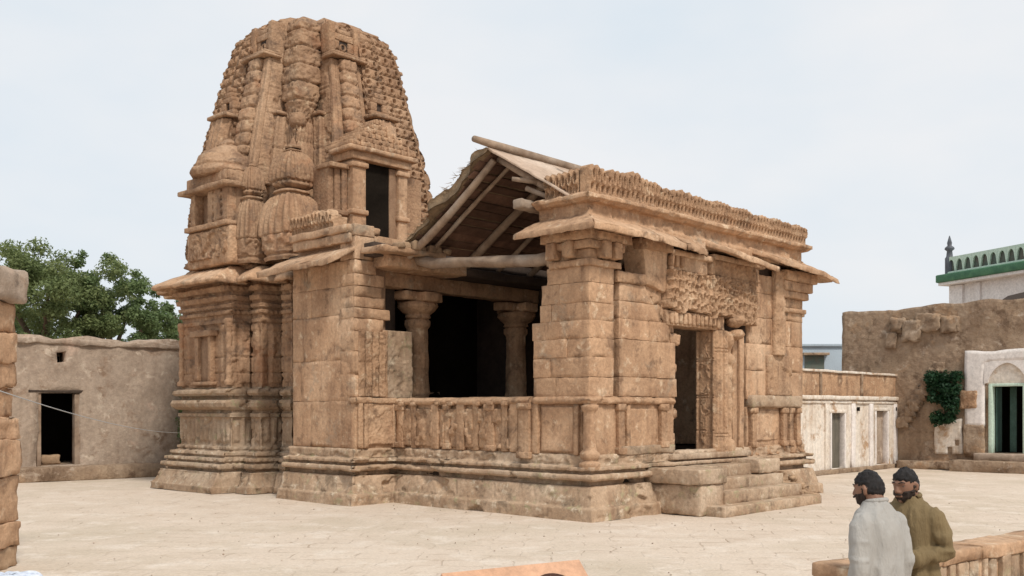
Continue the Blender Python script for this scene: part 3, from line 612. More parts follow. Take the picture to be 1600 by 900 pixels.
block('plinth_core', (-.7, 6.4, 0), (FR - .2, 8.8, 1.14), 'shade_dark_stone', hall_plinth, cell=1, rough=0)
block('hall_floor', (SA + .08, SB + .08, .4), (FR - .1, 8.9, 1.16), 'shade_dark_stone', hall_plinth, cell=1.2, rough=.004)
# ---------------------------------------------------------------- side balustrade
BZ0, BZ1 = 1.24, 2.27
bal = block('side_balustrade', (SA + .03, SB + .2, BZ0), (SA + .4, 6.2, BZ1), 'carved_stone', T, cell=.3, rough=.01, nmax=30)
def post(parent, face, t, w_, z0, z1, d=.07, mt='carved_stone', base=True):
    def bx(nm, w2, d2, za, zb2):
        if face == 0: return block(nm, (SA - d2, t - w2 / 2, za), (SA + .06, t + w2 / 2, zb2), mt, parent, cell=.12, rnd=.025, rough=.012, seed=int(t * 13 + za * 7))
        return block(nm, (t - w2 / 2, SB - d2, za), (t + w2 / 2, SB + .06, zb2), mt, parent, cell=.12, rnd=.025, rough=.012, seed=int(t * 17 + za * 7))
    bx('pilaster', w_, d, z0, z1)
    if base:
        bx('pilaster_base', w_ + .07, d + .03, z0, z0 + .13); bx('pilaster_cap', w_ + .06, d + .03, z1 - .14, z1)
us = [628, 648, 682, 700, 722, 745, 768, 790, 806]
for i, u in enumerate(us): post(bal, 0, fb(u), .17 if i % 2 else .24, BZ0 + .02, BZ1, .05 if i % 2 else .075, base=(i % 3 == 0))
post(bal, 0, fb(824), .30, BZ0 - .1, BZ1 + .02, .13); post(bal, 0, fb(838), .18, BZ0, BZ1, .07, base=False)
for u0, u1 in zip(us[:-1], us[1:]):
    b1, b0 = fb(u0) - .08, fb(u1) + .08
    relief('carved_panel', (SA - .03, b1, BZ0 + .08), (0, -1, 0), (0, 0, 1), b1 - b0, BZ1 - BZ0 - .18, lambda u, v, q=u0: np.clip(blobs(u + q, v * .7, .15, q), -.6, 1) + .3, 'carved_stone', bal, .03, .05, .05, seed=u0)
relief('plain_panel', (SA - .01, fb(846), BZ0 + .06), (0, -1, 0), (0, 0, 1), fb(846) - fb(896), BZ1 - BZ0 - .12, lambda u, v: .5 * fbm(np.stack([u * 3, v * 3, 0 * u], -1), 5, 4), 'sandstone', bal, .04, .06, .03)
post(bal, 0, fb(902), .12, BZ0, BZ1, .06, base=False)
capP = [(-.2, 2.26), (.06, 2.26), (.10, 2.30), (.11, 2.35), (.05, 2.40), (-.02, 2.42), (-.3, 2.42)]
def carve_cap(s, z, o): return -.07 * sst(.2, .7, fbm(np.stack(np.broadcast_arrays(s * 1.7, z * 2, 0 * s * z), -1), 44, 4)) - .03 * lines(s % 1.3, (.6,), .02)
sweep('rail_cap', [(SA, 6.2), (SA, fb(832))], capP, 'carved_stone', bal, .05, .05, False, .014, 43, carve_cap)
for i in range(9):
    b = fb(632) - i * .42
    if i in (2, 5): continue
    block('rail_boss', (SA - .14, b - .09, 2.24), (SA + .02, b + .09, 2.33), 'carved_stone', bal, cell=.1, rnd=.03, rough=.02, seed=i)
# corner colonnette
lathe('corner_colonnette', (SA - .03, SB - .03, BZ0 - .25), [(.2, 0), (.22, .1), (.14, .16), (.19, .22), (.2, .3), (.13, .36), (.12, 1.1), (.16, 1.16), (.18, 1.24), (.13, 1.27), (.2, 1.34)], 'sandstone', bal, 18, rough=.02, seed=2)
# ---------------------------------------------------------------- corner pier, stone by stone
pier = block('corner_pier', (SA + .08, SB + .08, 1.2), (1.0, 1.25, 5.85), 'shade_dark_stone', T, cell=.6, rough=.01)
def masonry(parent, face, t0f, t1f, zl, depth, seed, mt='sandstone', wmin=.5, wmax=.95, proud=.03, gap=.0012, plane=None):
    r = random.Random(seed)
    for z0, z1 in zip(zl[:-1], zl[1:]):
        zm = (z0 + z1) / 2; t = t0f(zm); te_ = t1f(zm)
        while t < te_ - .05:
            e = t + r.uniform(wmin, wmax)
            if te_ - e < .28: e = te_
            d = r.uniform(-.3, 1) * proud; j = r.uniform(-.012, .012)
            if face == 0:
                p = SA if plane is None else plane; lo, hi = (p - d, t + gap, z0 + gap), (p + depth, e - gap, z1 - gap)
            else:
                p = SB if plane is None else plane; lo, hi = (t + gap, p - d, z0 + gap), (e - gap, p + depth, z1 - gap)
            block('stone_block', lo, hi, mt, parent, cell=.09, rnd=(r.uniform(.004, .012) if r.random() < .75 else .03), rough=r.uniform(.008, .022), seed=r.randint(0, 9999), nfreq=2.8)
            t = e
# side-facing stones run to a broken, stepped edge
zl = [2.40, 2.80, 3.20, 3.57, 3.93, 4.28, 4.68, 5.02]
edge = {2.6: fb(834), 3.0: fb(833), 3.38: fb(834), 3.75: fb(832), 4.1: fb(844), 4.48: fb(847), 4.85: fb(855)}
ek = sorted(edge)
pe = lambda z: edge[min(ek, key=lambda q: abs(q - z))]
masonry(pier, 0, lambda z: SB, pe, zl, fa(959) - SA, 5, wmin=.5, wmax=1.1, proud=.012)
# capital: stepped brackets on both faces
for i, (z0, z1, o1) in enumerate(((5.0, 5.14, .07), (5.14, 5.34, .0), (5.34, 5.5, .12), (5.5, 5.68, .2), (5.68, 5.86, .28))):
    block('capital_course', (SA - o1, SB - o1, z0), (fa(962) + o1 * 1.5, fb(858) + o1 * .9 - .1, z1 - .006), 'carved_stone', pier, cell=.12, rnd=.035, rough=.022, seed=i)
for t in (.42, .85):
    block('bracket', (SA - .22, SB + t - .12, 5.16), (SA + .1, SB + t + .12, 5.5), 'carved_stone', pier, cell=.1, rnd=.05, rough=.03, seed=int(t * 30))
    block('bracket', (SA + t * .8 - .12, SB - .22, 5.16), (SA + t * .8 + .12, SB + .1, 5.5), 'carved_stone', pier, cell=.1, rnd=.05, rough=.03, seed=int(t * 40))
# ---------------------------------------------------------------- front wall left of the door
fw = block('front_wall', (1.25, SB + .45, 1.2), (2.55, SB + .7, 4.2), 'shade_dark_stone', T, cell=.5, rough=.03)
post(fw, 1, fa(968), .2, BZ0, BZ1, .07); post(fw, 1, fa(980), .12, BZ0, BZ1, .05, base=False); post(fw, 1, fa(1034), .22, BZ0 + .1, BZ1, .08)
block('dado', (.5, SB + .02, BZ0), (3.28, SB + .5, BZ1), 'sandstone', fw, cell=.2, rough=.016, seed=8)
relief('plain_panel', (fa(984), SB - .0, BZ0 + .1), (1, 0, 0), (0, 0, 1), fa(1026) - fa(984), BZ1 - BZ0 - .2, lambda u, v: .6 * fbm(np.stack([u * 3, v * 3, 0 * u], -1), 6, 4), 'sandstone', fw, .04, .05, .04)
block('ledge_stone', (fa(966), SB - .09, BZ0 - .02), (fa(1050), SB + .1, BZ0 + .16), 'plinth_stone', fw, cell=.1, rough=.025, rnd=.04, seed=12)
sweep('rail_cap', [(SA, fb(836)), (SA, SB), (fa(1050), SB)], capP, 'carved_stone', fw, .05, .05, False, .014, 45, carve_cap)
zl2 = [2.42, 2.82, 3.6, 4.02, 4.38]
re_ = lambda z: 3.38 if z < 2.8 else (3.30 if z < 3.3 else (3.05 if z < 3.9 else 2.72))
masonry(fw, 1, lambda z: fa(967), re_, zl2, .5, 14, wmin=1.0, wmax=2.2, proud=.02)
hexa('stone_block', [(fa(968), SB, 4.38), (2.52, SB, 4.38), (fa(968), SB + .5, 4.38), (2.52, SB + .5, 4.38), (fa(968), SB, 4.74), (2.2, SB, 4.74), (fa(968), SB + .5, 4.74), (2.2, SB + .5, 4.74)], 'sandstone', fw, cell=.12, rough=.02)
block('cap_stone', (fa(962), SB - .07, 4.74), (2.18, SB + .55, 4.97), 'carved_stone', fw, cell=.1, rough=.035, rnd=.05, seed=3)
r = random.Random(8)
for i in range(34):      # broken rubble core behind the collapsed facing
    z = r.uniform(3.4, 4.95); a = 2.55 + (4.95 - z) * .50 + r.uniform(-.22, .3); s = r.uniform(.1, .2)
    block('core_stone', (a - s, SB + .06 + r.uniform(0, .2), z - s * .8), (a + s, SB + .5, z + s * .8), 'carved_stone', fw, cell=.1, rnd=.06, rough=.05, seed=i)
for i in range(16):      # jagged door edge
    z = 1.3 + i * .165; a = 3.36 + .10 * math.sin(i * 2.1) + .05 * math.sin(i * 5.3) - max(0, z - 2.4) * .1
    block('edge_stone', (a - .3, SB + .04, z), (a, SB + .44, z + .2), 'sandstone', fw, cell=.08, rnd=.06, rough=.05, seed=90 + i)
# ---------------------------------------------------------------- doorway
dw = block('door_lintel', (2.95, SB - .03, 3.98), (5.25, SB + .5, 4.30), 'carved_stone', T, cell=.1, rnd=.03, rough=.025, seed=6)
for i in range(12): block('lintel_leaf', (3.05 + i * .17, SB - .08, 4.02), (3.17 + i * .17, SB, 4.26), 'carved_stone', dw, cell=.1, rnd=.04, rough=.02, seed=i)
relief('jamb_reveal', (4.92, SB + .50, 1.17), (0, -1, 0), (0, 0, 1), .48, 2.8, lambda u, v: .8 * blobs(u, v, .16, 8) * (np.abs(u - .24) < .13) + .7 * (np.abs(u - .24) > .19) - .8 * lines(v, (.5, 1.25, 1.3, 2.1, 2.15), .014), 'carved_stone', dw, .014, .25, .05)
relief('door_jamb', (4.92, SB - .06, 1.17), (1, 0, 0), (0, 0, 1), .42, 2.8, lambda u, v: 1.0 * (np.abs(u - .10) < .045) + 1.3 * (np.abs(u - .24) < .06) + .5 * (u > .36) + .3 * blobs(u, v, .10, 18) * (np.abs(u - .24) < .05) - .5 * lines(v, (.35, .42, 2.3, 2.38), .012), 'carved_stone', dw, .014, .5, .06)
lathe('jamb_column', (5.50, SB + .08, 1.17), [(.22, 0), (.22, .25), (.15, .3), (.14, 2.0), (.19, 2.08), (.19, 2.2), (.12, 2.3), (.2, 2.5), (.24, 2.7), (.16, 2.8)], 'carved_stone', dw, 20, rough=.02, carve=lambda t, z, r: .012 * np.sin(z * 18))
for i, a in enumerate((5.72, 5.95)): block('jamb_strip', (a, SB + .02 - .05 * i, 1.17), (a + .2, SB + .4, 4.0), 'sandstone', dw, cell=.15, rnd=.03, rough=.02, seed=i)
block('jamb_backing', (5.32, SB + .2, 1.17), (6.2, SB + .6, 4.3), 'shade_dark_stone', dw, cell=.5, rough=.01)
lathe('lotus_boss', (5.62, SB - .1, 4.06), [(.03, 0), (.2, .06), (.24, .16), (.18, .26), (.03, .3)], 'carved_stone', dw, 16, rough=.03)
lathe('lotus_boss', (5.66, SB - .06, 3.76), [(.03, 0), (.2, .06), (.25, .14), (.18, .24), (.03, .28)], 'carved_stone', dw, 16, rough=.03)
block('door_sill', (2.95, SB - .2, 1.06), (6.2, SB + .4, 1.185), 'plinth_stone', dw, cell=.15, rough=.015)
# carved slabs over the door
ov = block('overdoor_core', (2.3, SB + .25, 4.3), (6.7, SB + .6, 5.98), 'shade_dark_stone', T, cell=.5, rough=.01)
def ragdown(k): return lambda U, V: (U, V - (1 - V / V.max()) * (.10 * fbm(np.stack([U * 4, 0 * U, 0 * U + k], -1), k, 3) + .06))
relief('carved_slab', (fa(1040), SB - .10, 4.36), (1, 0, 0), (0, 0, 1), fa(1105) - fa(1040), .82, lambda u, v: pit(u, v, 1), 'carved_stone', ov, .014, .35, .075, rag=ragdown(2))
relief('carved_slab', (fa(1107), SB - .13, 4.30), (1, 0, 0), (0, 0, 1), fa(1174) - fa(1107), .90, lambda u, v: pit(u, v, 5), 'carved_stone', ov, .014, .35, .075, rag=ragdown(7))
block('frieze_block', (fa(1044), SB - .05, 5.20), (fa(1103), SB + .3, 5.52), 'sandstone', ov, cell=.12, rough=.022, seed=2)
relief('frieze_block', (fa(1108), SB - .05, 5.22), (1, 0, 0), (0, 0, 1), fa(1184) - fa(1108), .36, lambda u, v: .6 * (np.sin(u * 20) > 0) + .5 * blobs(u, v, .12, 3), 'carved_stone', ov, .03, .3, .05)
block('frieze_band', (fa(1046), SB - .13, 5.50), (fa(1108), SB + .3, 5.62), 'sandstone', ov, cell=.12, rough=.02)
block('frieze_band', (fa(1109), SB - .12, 5.58), (fa(1190), SB + .3, 5.70), 'sandstone', ov, cell=.12, rough=.02)
hexa('corbel', [(2.25, SB - .02, 4.80), (2.95, SB - .02, 4.66), (2.25, SB + .5, 4.80), (2.95, SB + .5, 4.66), (2.0, SB - .05, 5.74), (2.98, SB - .05, 5.74), (2.0, SB + .5, 5.74), (2.98, SB + .5, 5.74)], 'sandstone', ov, cell=.12, rough=.025, seed=4)
block('corbel_band', (2.02, SB - .16, 5.52), (3.02, SB + .2, 5.72), 'carved_stone', ov, cell=.12, rough=.03, rnd=.05)
for i in range(3): block('bracket', (3.0 + i * .2, SB - .12, 5.26), (3.12 + i * .2, SB, 5.52), 'carved_stone', ov, cell=.1, rnd=.05, rough=.02, seed=i)
# ---------------------------------------------------------------- right pier of the front
rp = block('right_pier', (6.35, SB + .1, 1.2), (FR - .06, SB + .9, 5.72), 'shade_dark_stone', T, cell=.6, rough=.01)
zl3 = [2.40, 3.1, 3.75, 4.4, 5.0, 5.45]
masonry(rp, 1, lambda z: fa(1166) + (.0 if z < 4 else .15), lambda z: FR + .02, zl3, .6, 33, wmin=.9, wmax=2.0, proud=.014, mt='sandstone')
relief('carved_pilaster', (fa(1206), SB - .10, 3.5), (1, 0, 0), (0, 0, 1), .5, 2.1, lambda u, v: .5 * (np.abs(u - .25) < .16) + .3 * blobs(u, v, .13, 6), 'carved_stone', rp, .035, .1, .07)
relief('carved_pilaster', (fa(1196), SB - .05, 2.5), (1, 0, 0), (0, 0, 1), 1.2, 1.0, lambda u, v: .6 * np.clip(blobs(u, v, .26, 16), -.3, 1), 'carved_stone', rp, .035, .08, .07)
for i, (z0, z1, o1) in enumerate(((4.62, 4.74, .1), (4.74, 4.98, .02), (4.98, 5.16, .16), (5.16, 5.4, .24), (5.4, 5.66, .34))):
    block('capital_course', (fa(1216), SB - o1 * .8, z0), (FR + o1, SB + .8, z1 - .006), 'carved_stone', rp, cell=.12, rnd=.04, rough=.025, seed=50 + i)
block('bracket_arm', (FR - .1, SB + .2, 4.60), (FR + .55, SB + .5, 4.70), 'sandstone', rp, cell=.12, rough=.02)
block('altar_cap', (fa(1168), SB - .16, 2.20), (fa(1246), SB + .1, 2.50), 'plinth_stone', rp, cell=.1, rnd=.1, rough=.03, seed=2)
for i, u in enumerate((1174, 1222, 1232, 1243)): post(rp, 1, fa(u), .2, BZ0, 2.2, .1)
block('dado', (fa(1168), SB + .02, BZ0), (FR - .02, SB + .3, 2.22), 'sandstone', rp, cell=.2, rough=.016, seed=18)
relief('plain_panel', (fa(1178), SB - .0, BZ0 + .15), (1, 0, 0), (0, 0, 1), fa(1217) - fa(1178), .75, lambda u, v: .6 * fbm(np.stack([u * 3, v * 3, 0 * u], -1), 16, 4), 'sandstone', rp, .04, .05, .04)
relief('dado_frieze', (fa(1168), SB - .04, 1.04), (1, 0, 0), (0, 0, 1), FR - fa(1168), .24, lambda u, v: blobs(u, v, .15, 26), 'carved_stone', rp, .035, .05, .06)
block('hall_side_wall', (FR - .5, SB + .9, 1.2), (FR, 8.8, 6.3), 'sandstone', T, cell=.5, rough=.03)
# ---------------------------------------------------------------- eave stones, cornice and carved parapet of the hall
cor = sweep('cornice', [(SA, 1.72), (SA, SB), (FR, SB), (FR, 3.2)], [(-.4, 5.80), (.02, 5.80), (.05, 5.98), (.0, 6.02), (-.01, 6.04), (-.01, 6.235), (.0, 6.24), (.11, 6.25), (.17, 6.30), (.20, 6.31), (.20, 6.385), (.17, 6.39), (.08, 6.44), (-.42, 6.45)], 'sandstone', T, .06, .035, False, .018, 51, lambda s, z, o: -.05 * sst(.35, .5, fbm(np.stack(np.broadcast_arrays(s * 2.7, z * 4, 0 * s * z), -1), 54, 4)) - .05 * lines(s % 1.45, (.7,), .02))
def eave(parent, pts_in, pts_out, z_in, z_out, th=.13, seed=0, drop=0, rough=.03, mt='sandstone'):
    (x0, y0), (x1, y1) = pts_in; (X0, Y0), (X1, Y1) = pts_out; d0, d1 = drop if hasattr(drop, '__len__') else (drop, drop)
    return hexa('eave_stone', [(X0, Y0, z_out - th - d0), (X1, Y1, z_out - th - d1), (x0, y0, z_in - th - d0), (x1, y1, z_in - th - d1), (X0, Y0, z_out - d0), (X1, Y1, z_out - d1), (x0, y0, z_in - d0), (x1, y1, z_in - d1)], mt, parent, cell=.11, rnd=.035, rough=rough, seed=seed, nfreq=3, nmax=20)
eo = .62; zi, zo = 6.06, 5.70
eave(cor, ((SA + .1, 1.72), (SA + .1, SB + .1)), ((SA - eo, 1.85), (SA - eo, SB - eo)), zi, zo, seed=1)
eave(cor, ((SA + .1, SB + .1), (fa(996), SB + .1)), ((SA - eo, SB - eo), (fa(996) - .1, SB - eo)), zi, zo, seed=2)
eave(cor, ((fa(996) + .03, SB + .1), (fa(1046), SB + .1)), ((fa(996) - .08, SB - eo + .02), (fa(1040), SB - eo + .08)), zi, zo, seed=3, drop=(.0, .04))
eave(cor, ((fa(1047), SB + .1), (fa(1106), SB + .1)), ((fa(1044), SB - eo + .12), (fa(1085), SB - eo + .25)), zi, zo, seed=4, drop=(.02, .05), rough=.05)
eave(cor, ((fa(1098), SB + .1), (fa(1172), SB + .1)), ((fa(1108), SB - eo - .05), (fa(1180), SB - eo - .05)), zi - .05, zo - .02, seed=5, drop=(-.04, .14), rough=.035)
eave(cor, ((fa(1168), SB + .1), (FR - .4, SB + .1)), ((fa(1188), SB - eo), (FR + .2, SB - eo)), zi, zo + .02, seed=6, drop=(-.06, .06))
eave(cor, ((FR - .38, SB + .1), (FR - .1, SB + .1)), ((FR + .24, SB - eo), (FR + 1.05, SB - eo + .1)), zi - .04, zo, seed=7, drop=(.05, .12), rough=.045)
eave(cor, ((FR - .1, SB + .1), (FR - .1, 3.0)), ((FR + .95, SB - .4), (FR + .75, 3.0)), zi, zo - .05, seed=8, rough=.045)
block('beam_end', (SA - .42, 1.78, 6.26), (SA + .5, 2.05, 6.47), 'old_wood', cor, cell=.1, rnd=.08, rough=.03)
def merlon(parent, face, t, wd, h, z0, seed, plane):
    """openwork crest stone: two looped uprights side by side"""
    r = random.Random(seed); h = h * r.uniform(.93, 1.07); ht = r.random(); brk = r.random() > .8
    def hf(u, v):
        x = (u / wd * 2) % 1 - .5; d = np.hypot(x / .30, (v - h * (.60 + .06 * ht)) / (h * .24)); ring = np.exp(-((d - 1) / .28) ** 2)
        lowp = np.hypot(x / .26, (v - h * .20) / (h * .13)); return 1.1 * ring - 1.5 * (d < .66) - 1.2 * (lowp < 1) - .9 * np.exp(-((np.abs(x) - .5) / .07) ** 2) 
    def rg(U, V):
        k = V / h; x = (U / wd * 2) % 1 - .5; return (U, V - h * .10 * sst(.82, 1.0, k) * (np.abs(x) / .5) ** 2 - (h * .25 * sst(.6, 1, k) * (U > wd / 2) if brk else 0) + .008 * fbm(np.stack([U * 14 + seed, 0 * U, 0 * U], -1), seed, 2) * (k > .8))
    if face == 1: return relief('merlon', (t, plane, z0), (1, 0, 0), (0, 0, 1), wd, h, hf, 'carved_stone', parent, .0125, .24, .06, rough=.002, rag=rg, seed=seed)
    return relief('merlon', (plane, t + wd, z0), (0, -1, 0), (0, 0, 1), wd, h, hf, 'carved_stone', parent, .0125, .24, .06, rough=.002, rag=rg, seed=seed)
par = block('parapet', (SA + .22, SB + .2, 6.45), (FR - .04, SB + .42, 6.76), 'carved_stone', T, cell=.25, rough=.03, nmax=40)
t = SA - .02; i = 0
while t < FR - .1:
    tall = t < fa(985); gap = fa(985) - .02 < t < fa(998)
    wd = .33 if tall else .285; h = (.60 if i % 2 == 0 else .53) if tall else (.55 - .012 * t)
    if gap: h = .36
    merlon(par, 1, t, wd, h, 6.435, 100 + i, SB - .02 if tall else SB - .04); t += wd + .004; i += 1
for q in range(3): merlon(par, 0, SB + .25 + q * .31, .30, .56 - .04 * q, 6.435, 200 + q, SA - .02)
for q in range(8): block('merlon', (FR - .2, SB + .3 + q * .3, 6.48), (FR + .04, SB + .57 + q * .3, 6.92), 'carved_stone', par, cell=.1, rnd=.07, rough=.03, seed=q)
# ---------------------------------------------------------------- side wall between hall and tower (ruined)
VA, VB = -.85, 6.27
sw = block('side_wall', (VA + .12, VB + .12, 1.2), (VA + 1.0, 8.7, 6.1), 'inner_stone', T, cell=.6, rough=.01)
zl4 = [1.26, 2.35, 3.3, 4.35, 5.0, 5.6]
masonry(sw, 0, lambda z: VB + .02, lambda z: 8.74, zl4, .5, 61, wmin=1.2, wmax=2.2, proud=.008, plane=VA, gap=.0006)
ez = [2.44, 2.95, 3.5, 3.95, 4.25, 4.5, 4.75, 5.0, 5.28, 5.6, 6.15]
er = [-.2, -.22, -.2, -.02, .18, .02, -.08, .0, -.25, -.32]
for i, (z0, z1) in enumerate(zip(ez[:-1], ez[1:])):
    block('stone_block', (VA - .01, VB - .02, z0 + .006), (er[i], VB + .55, z1 - .006), 'sandstone', sw, cell=.11, rnd=.035, rough=.022, seed=300 + i)
block('cap_block', (VA - .03, VB - .02, 6.15), (-.28, VB + 1.1, 6.42), 'sandstone', sw, cell=.12, rnd=.04, rough=.025)
# front-facing panels under the ragged end
dz = block('dado', (VA, VB, 1.24), (SA + .1, VB + .5, 2.42), 'carved_stone', sw, cell=.2, rough=.018, seed=3)
relief('carved_panel', (VA + .30, VB - .03, 1.34), (1, 0, 0), (0, 0, 1), .85, .95, lambda u, v: .5 * np.clip(blobs(u, v, .2, 61), -.4, 1) + .4, 'carved_stone', sw, .03, .05, .05)
for a in (VA + .06, VA + .22, SA - .14):
    block('pilaster', (a, VB - .08, 1.26), (a + .13, VB + .02, 2.34), 'carved_stone', sw, cell=.12, rnd=.03, rough=.015, seed=int(a * 50))
block('rail_cap', (VA - .05, VB - .1, 2.3), (SA - .02, VB + .2, 2.43), 'carved_stone', sw, cell=.1, rnd=.04, rough=.025)
for i in range(4):
    relief('carved_pilaster', (VA + .08 + i * .2, VB - .045, 2.45), (1, 0, 0), (0, 0, 1), .17, 1.52, lambda u, v, i=i: .5 * blobs(u, v, .09, 70 + i) + .4, 'carved_stone', sw, .028, .05, .05, seed=i)
relief('screen_slab', (-.04, VB + .0, 2.42), (1, 0, 0), (0, 0, 1), .92, 1.60, lambda u, v: .4 * blobs(u, v, .16, 81) - .5 * (np.hypot((u - .45) / .26, (v - .55) / .5) < 1), 'plinth_stone', sw, .03, .28, .05)
block('colonnette', (-.08, VB - .06, 2.42), (.07, VB + .1, 4.0), 'carved_stone', sw, cell=.1, rnd=.05, rough=.03, seed=9)
# eave and parapet fragment over the side wall
eave(sw, ((VA + .2, 8.95), (VA + .2, VB - .0)), ((VA - .75, 9.2), (VA - .72, VB + .02)), 6.0, 5.55, .14, 71, (.06, 0), .04)
block('cornice_stone', (VA - .1, VB + .1, 6.0), (VA + .8, 8.6, 6.22), 'sandstone', sw, cell=.12, rnd=.04, rough=.03, seed=5)
block('cornice_stone', (VA - .16, VB + .05, 6.22), (VA + .8, 8.7, 6.40), 'sandstone', sw, cell=.12, rnd=.06, rough=.035, seed=6)
for q in range(6): merlon(sw, 0, VB + .75 + q * .29, .28, .5, 6.38, 400 + q, VA - .04)
block('merlon_backing', (VA + .1, VB + .8, 6.38), (VA + .4, 8.5, 6.7), 'carved_stone', sw, cell=.2, rough=.03)
# ---------------------------------------------------------------- columns and lintels inside, vestibule
def column(a, b, seed):
    c_ = lathe('column', (a, b, 1.15), [(.36, 0), (.36, .35), (.26, .42), (.24, 1.3), (.27, 1.4), (.25, 1.5), (.23, 3.0), (.28, 3.08), (.28, 3.2), (.22, 3.26)], 'carved_stone', T, 28, .06, lambda t, z, r: .012 * np.cos(t * 8), .02, seed, sq=.15)
    lathe('capital', (a, b, 4.38), [(.22, 0), (.30, .05), (.28, .12), (.40, .22), (.47, .32), (.44, .42), (.34, .46)], 'carved_stone', c_, 28, .05, lambda t, z, r: .02 * np.cos(t * 4), .03, seed, sq=.3)
    block('bracket', (a - .62, b - .26, 4.84), (a + .62, b + .26, 5.06), 'sandstone', c_, cell=.12, rnd=.06, rough=.035, seed=seed)
    block('bracket', (a - .25, b - .6, 4.80), (a + .25, b + .5, 5.03), 'sandstone', c_, cell=.12, rnd=.06, rough=.035, seed=seed + 1)
    return c_
column(fa(652, 6.75), 6.75, 3); column(fa(806, 6.75), 6.75, 5)
lt = block('lintel_beam', (.1, 6.5, 5.09), (5.7, 7.0, 5.45), 'sandstone', T, cell=.2, rnd=.05, rough=.03, seed=12, nmax=24)
block('lintel_course', (-.3, 5.75, 5.45), (2.2, 6.95, 5.72), 'sandstone', lt, cell=.15, rnd=.05, rough=.03, seed=13)
block('lintel_course', (2.22, 5.75, 5.45), (5.7, 6.95, 5.66), 'shade_dark_stone', lt, cell=.15, rnd=.05, rough=.03, seed=14)
block('lintel_course', (-.75, 5.4, 5.72), (1.2, 6.2, 5.86), 'sandstone', lt, cell=.12, rnd=.05, rough=.035, seed=15)
block('lintel_course', (5.72, 6.4, 5.0), (8.6, 7.0, 5.6), 'shade_dark_stone', lt, cell=.4, rnd=.05, rough=.03, seed=16)
for i in range(7): block('loose_stone', (-.3 + i * .24, 5.35 + .1 * (i % 2), 5.84), (-.1 + i * .24, 5.6, 5.95 + .05 * (i % 3)), 'rubble', lt, cell=.1, rnd=.05, rough=.04, seed=i)
vw = block('vestibule_wall', (5.5, 7.05, 1.15), (FR - .5, 7.4, 5.7), 'shade_dark_stone', T, cell=.8, rough=.02)
block('vestibule_side', (5.5, 7.4, 1.15), (5.8, 9.1, 5.7), 'shade_dark_stone', vw, cell=.8, rough=.02)
block('vestibule_side', (SA + .2, VB + .6, 1.15), (SA + .5, 9.1, 5.7), 'shade_dark_stone', vw, cell=.8, rough=.02)
block('vestibule_end', (SA - .6, 8.75, 1.15), (5.8, 9.1, 5.7), 'shade_black', vw, cell=.8, rough=.02)
block('vestibule_roof', (-.6, 5.9, 5.68), (FR - .1, 9.3, 5.98), 'shade_dark_stone', vw, cell=.6, rough=.03)
block('vestibule_roof', (-.2, 6.6, 5.98), (5.4, 9.2, 6.28), 'sandstone', vw, cell=.4, rough=.03)
# ---------------------------------------------------------------- broken timber roof
RBb, RZ = 2.97, 7.66
rf = tube('timber_roof', [(-.26, RBb, RZ + .20), (.6, RBb, RZ + .17), (3.4, RBb, RZ + .14), (8.9, RBb, RZ + .1)], [.07, .085, .09, .1], 'old_wood', T, 10, .02, 3)
rf['label'] = 'round ridge pole of the broken timber roof'
def plank(name, p0, p1, w_, th, mt, seed=0, side=(1, 0, 0)):
    p0 = np.array(p0); p1 = np.array(p1); s = np.array(side, float) * w_ / 2; d = p1 - p0; n = np.cross(s, d); n = n / np.linalg.norm(n) * th
    if n[2] < 0: n = -n
    return hexa(name, [p0 - s, p0 + s, p1 - s, p1 + s, p0 - s + n, p0 + s + n, p1 - s + n, p1 + s + n], mt, rf, cell=.25, rnd=.02, rough=.012, seed=seed, nmax=12)
LB, LZ = 5.78, 5.90
def slope(t, dz=0): return (RBb + (LB - RBb) * t, RZ + (LZ - RZ) * t + dz)
for i, (a, w_) in enumerate(((.34, .15), (.86, .09), (2.25, .17), (3.4, .1), (4.6, .15), (6.0, .12), (7.4, .12))):
    sag = -.10 if i == 0 else 0
    b0, z0 = slope(0.0, -.16); b1, z1 = slope(.5, -.17 + sag); b2, z2 = slope(1.03, -.16)
    tube('rafter', [(a, b0, z0), (a, (b0 + b1) / 2, (z0 + z1) / 2 + sag * .2), (a - .02, b1, z1), (a, (b1 + b2) / 2, (z1 + z2) / 2 + sag * .2), (a, b2, z2)], [w_ * .5, w_ * .55, w_ * .58, w_ * .6, w_ * .6], 'old_wood', rf, 8, .012, i)
    b3, z3 = .98, 6.46; a = max(a, .5); tube('rafter', [(a, RBb, RZ - .1), (a, (RBb + b3) / 2, (RZ + z3) / 2 - .12), (a, b3, z3 - .1)], w_ * .5, 'old_wood', rf, 8, .012, i + 20)
r = random.Random(3)
for i in range(12):
    t0, t1 = i / 12 + .004, (i + 1) / 12 - .006; b0, z0 = slope(t0, -.03 + r.uniform(-.03, .03)); b1, z1 = slope(t1, -.03 + r.uniform(-.03, .03)); a0 = .22 + r.uniform(-.1, .25)
    hexa('roof_plank', [(a0, b0, z0), (8.8, b0, z0), (a0, b1, z1), (8.8, b1, z1), (a0, b0, z0 + .04), (8.8, b0, z0 + .04), (a0, b1, z1 + .04), (8.8, b1, z1 + .04)], 'red_wood', rf, cell=.6, rnd=.01, rough=.012, seed=i)
xs = np.linspace(.12, 8.7, 150); ts = np.linspace(-.02, .93, 34); X, Tt = np.meshgrid(xs, ts, indexing='ij'); B = RBb + (LB - RBb) * Tt; Zt = RZ + (LZ - RZ) * Tt
top = .07 + .16 * np.sin(np.clip(Tt * 1.3, 0, 1) * np.pi) ** .6 + .06 * fbm(np.stack([X * 3.3, B * 3.3, 0 * X], -1), 3, 4) + .05 * vn(np.stack([X * 11, B * 11, 0 * X], -1), 8)
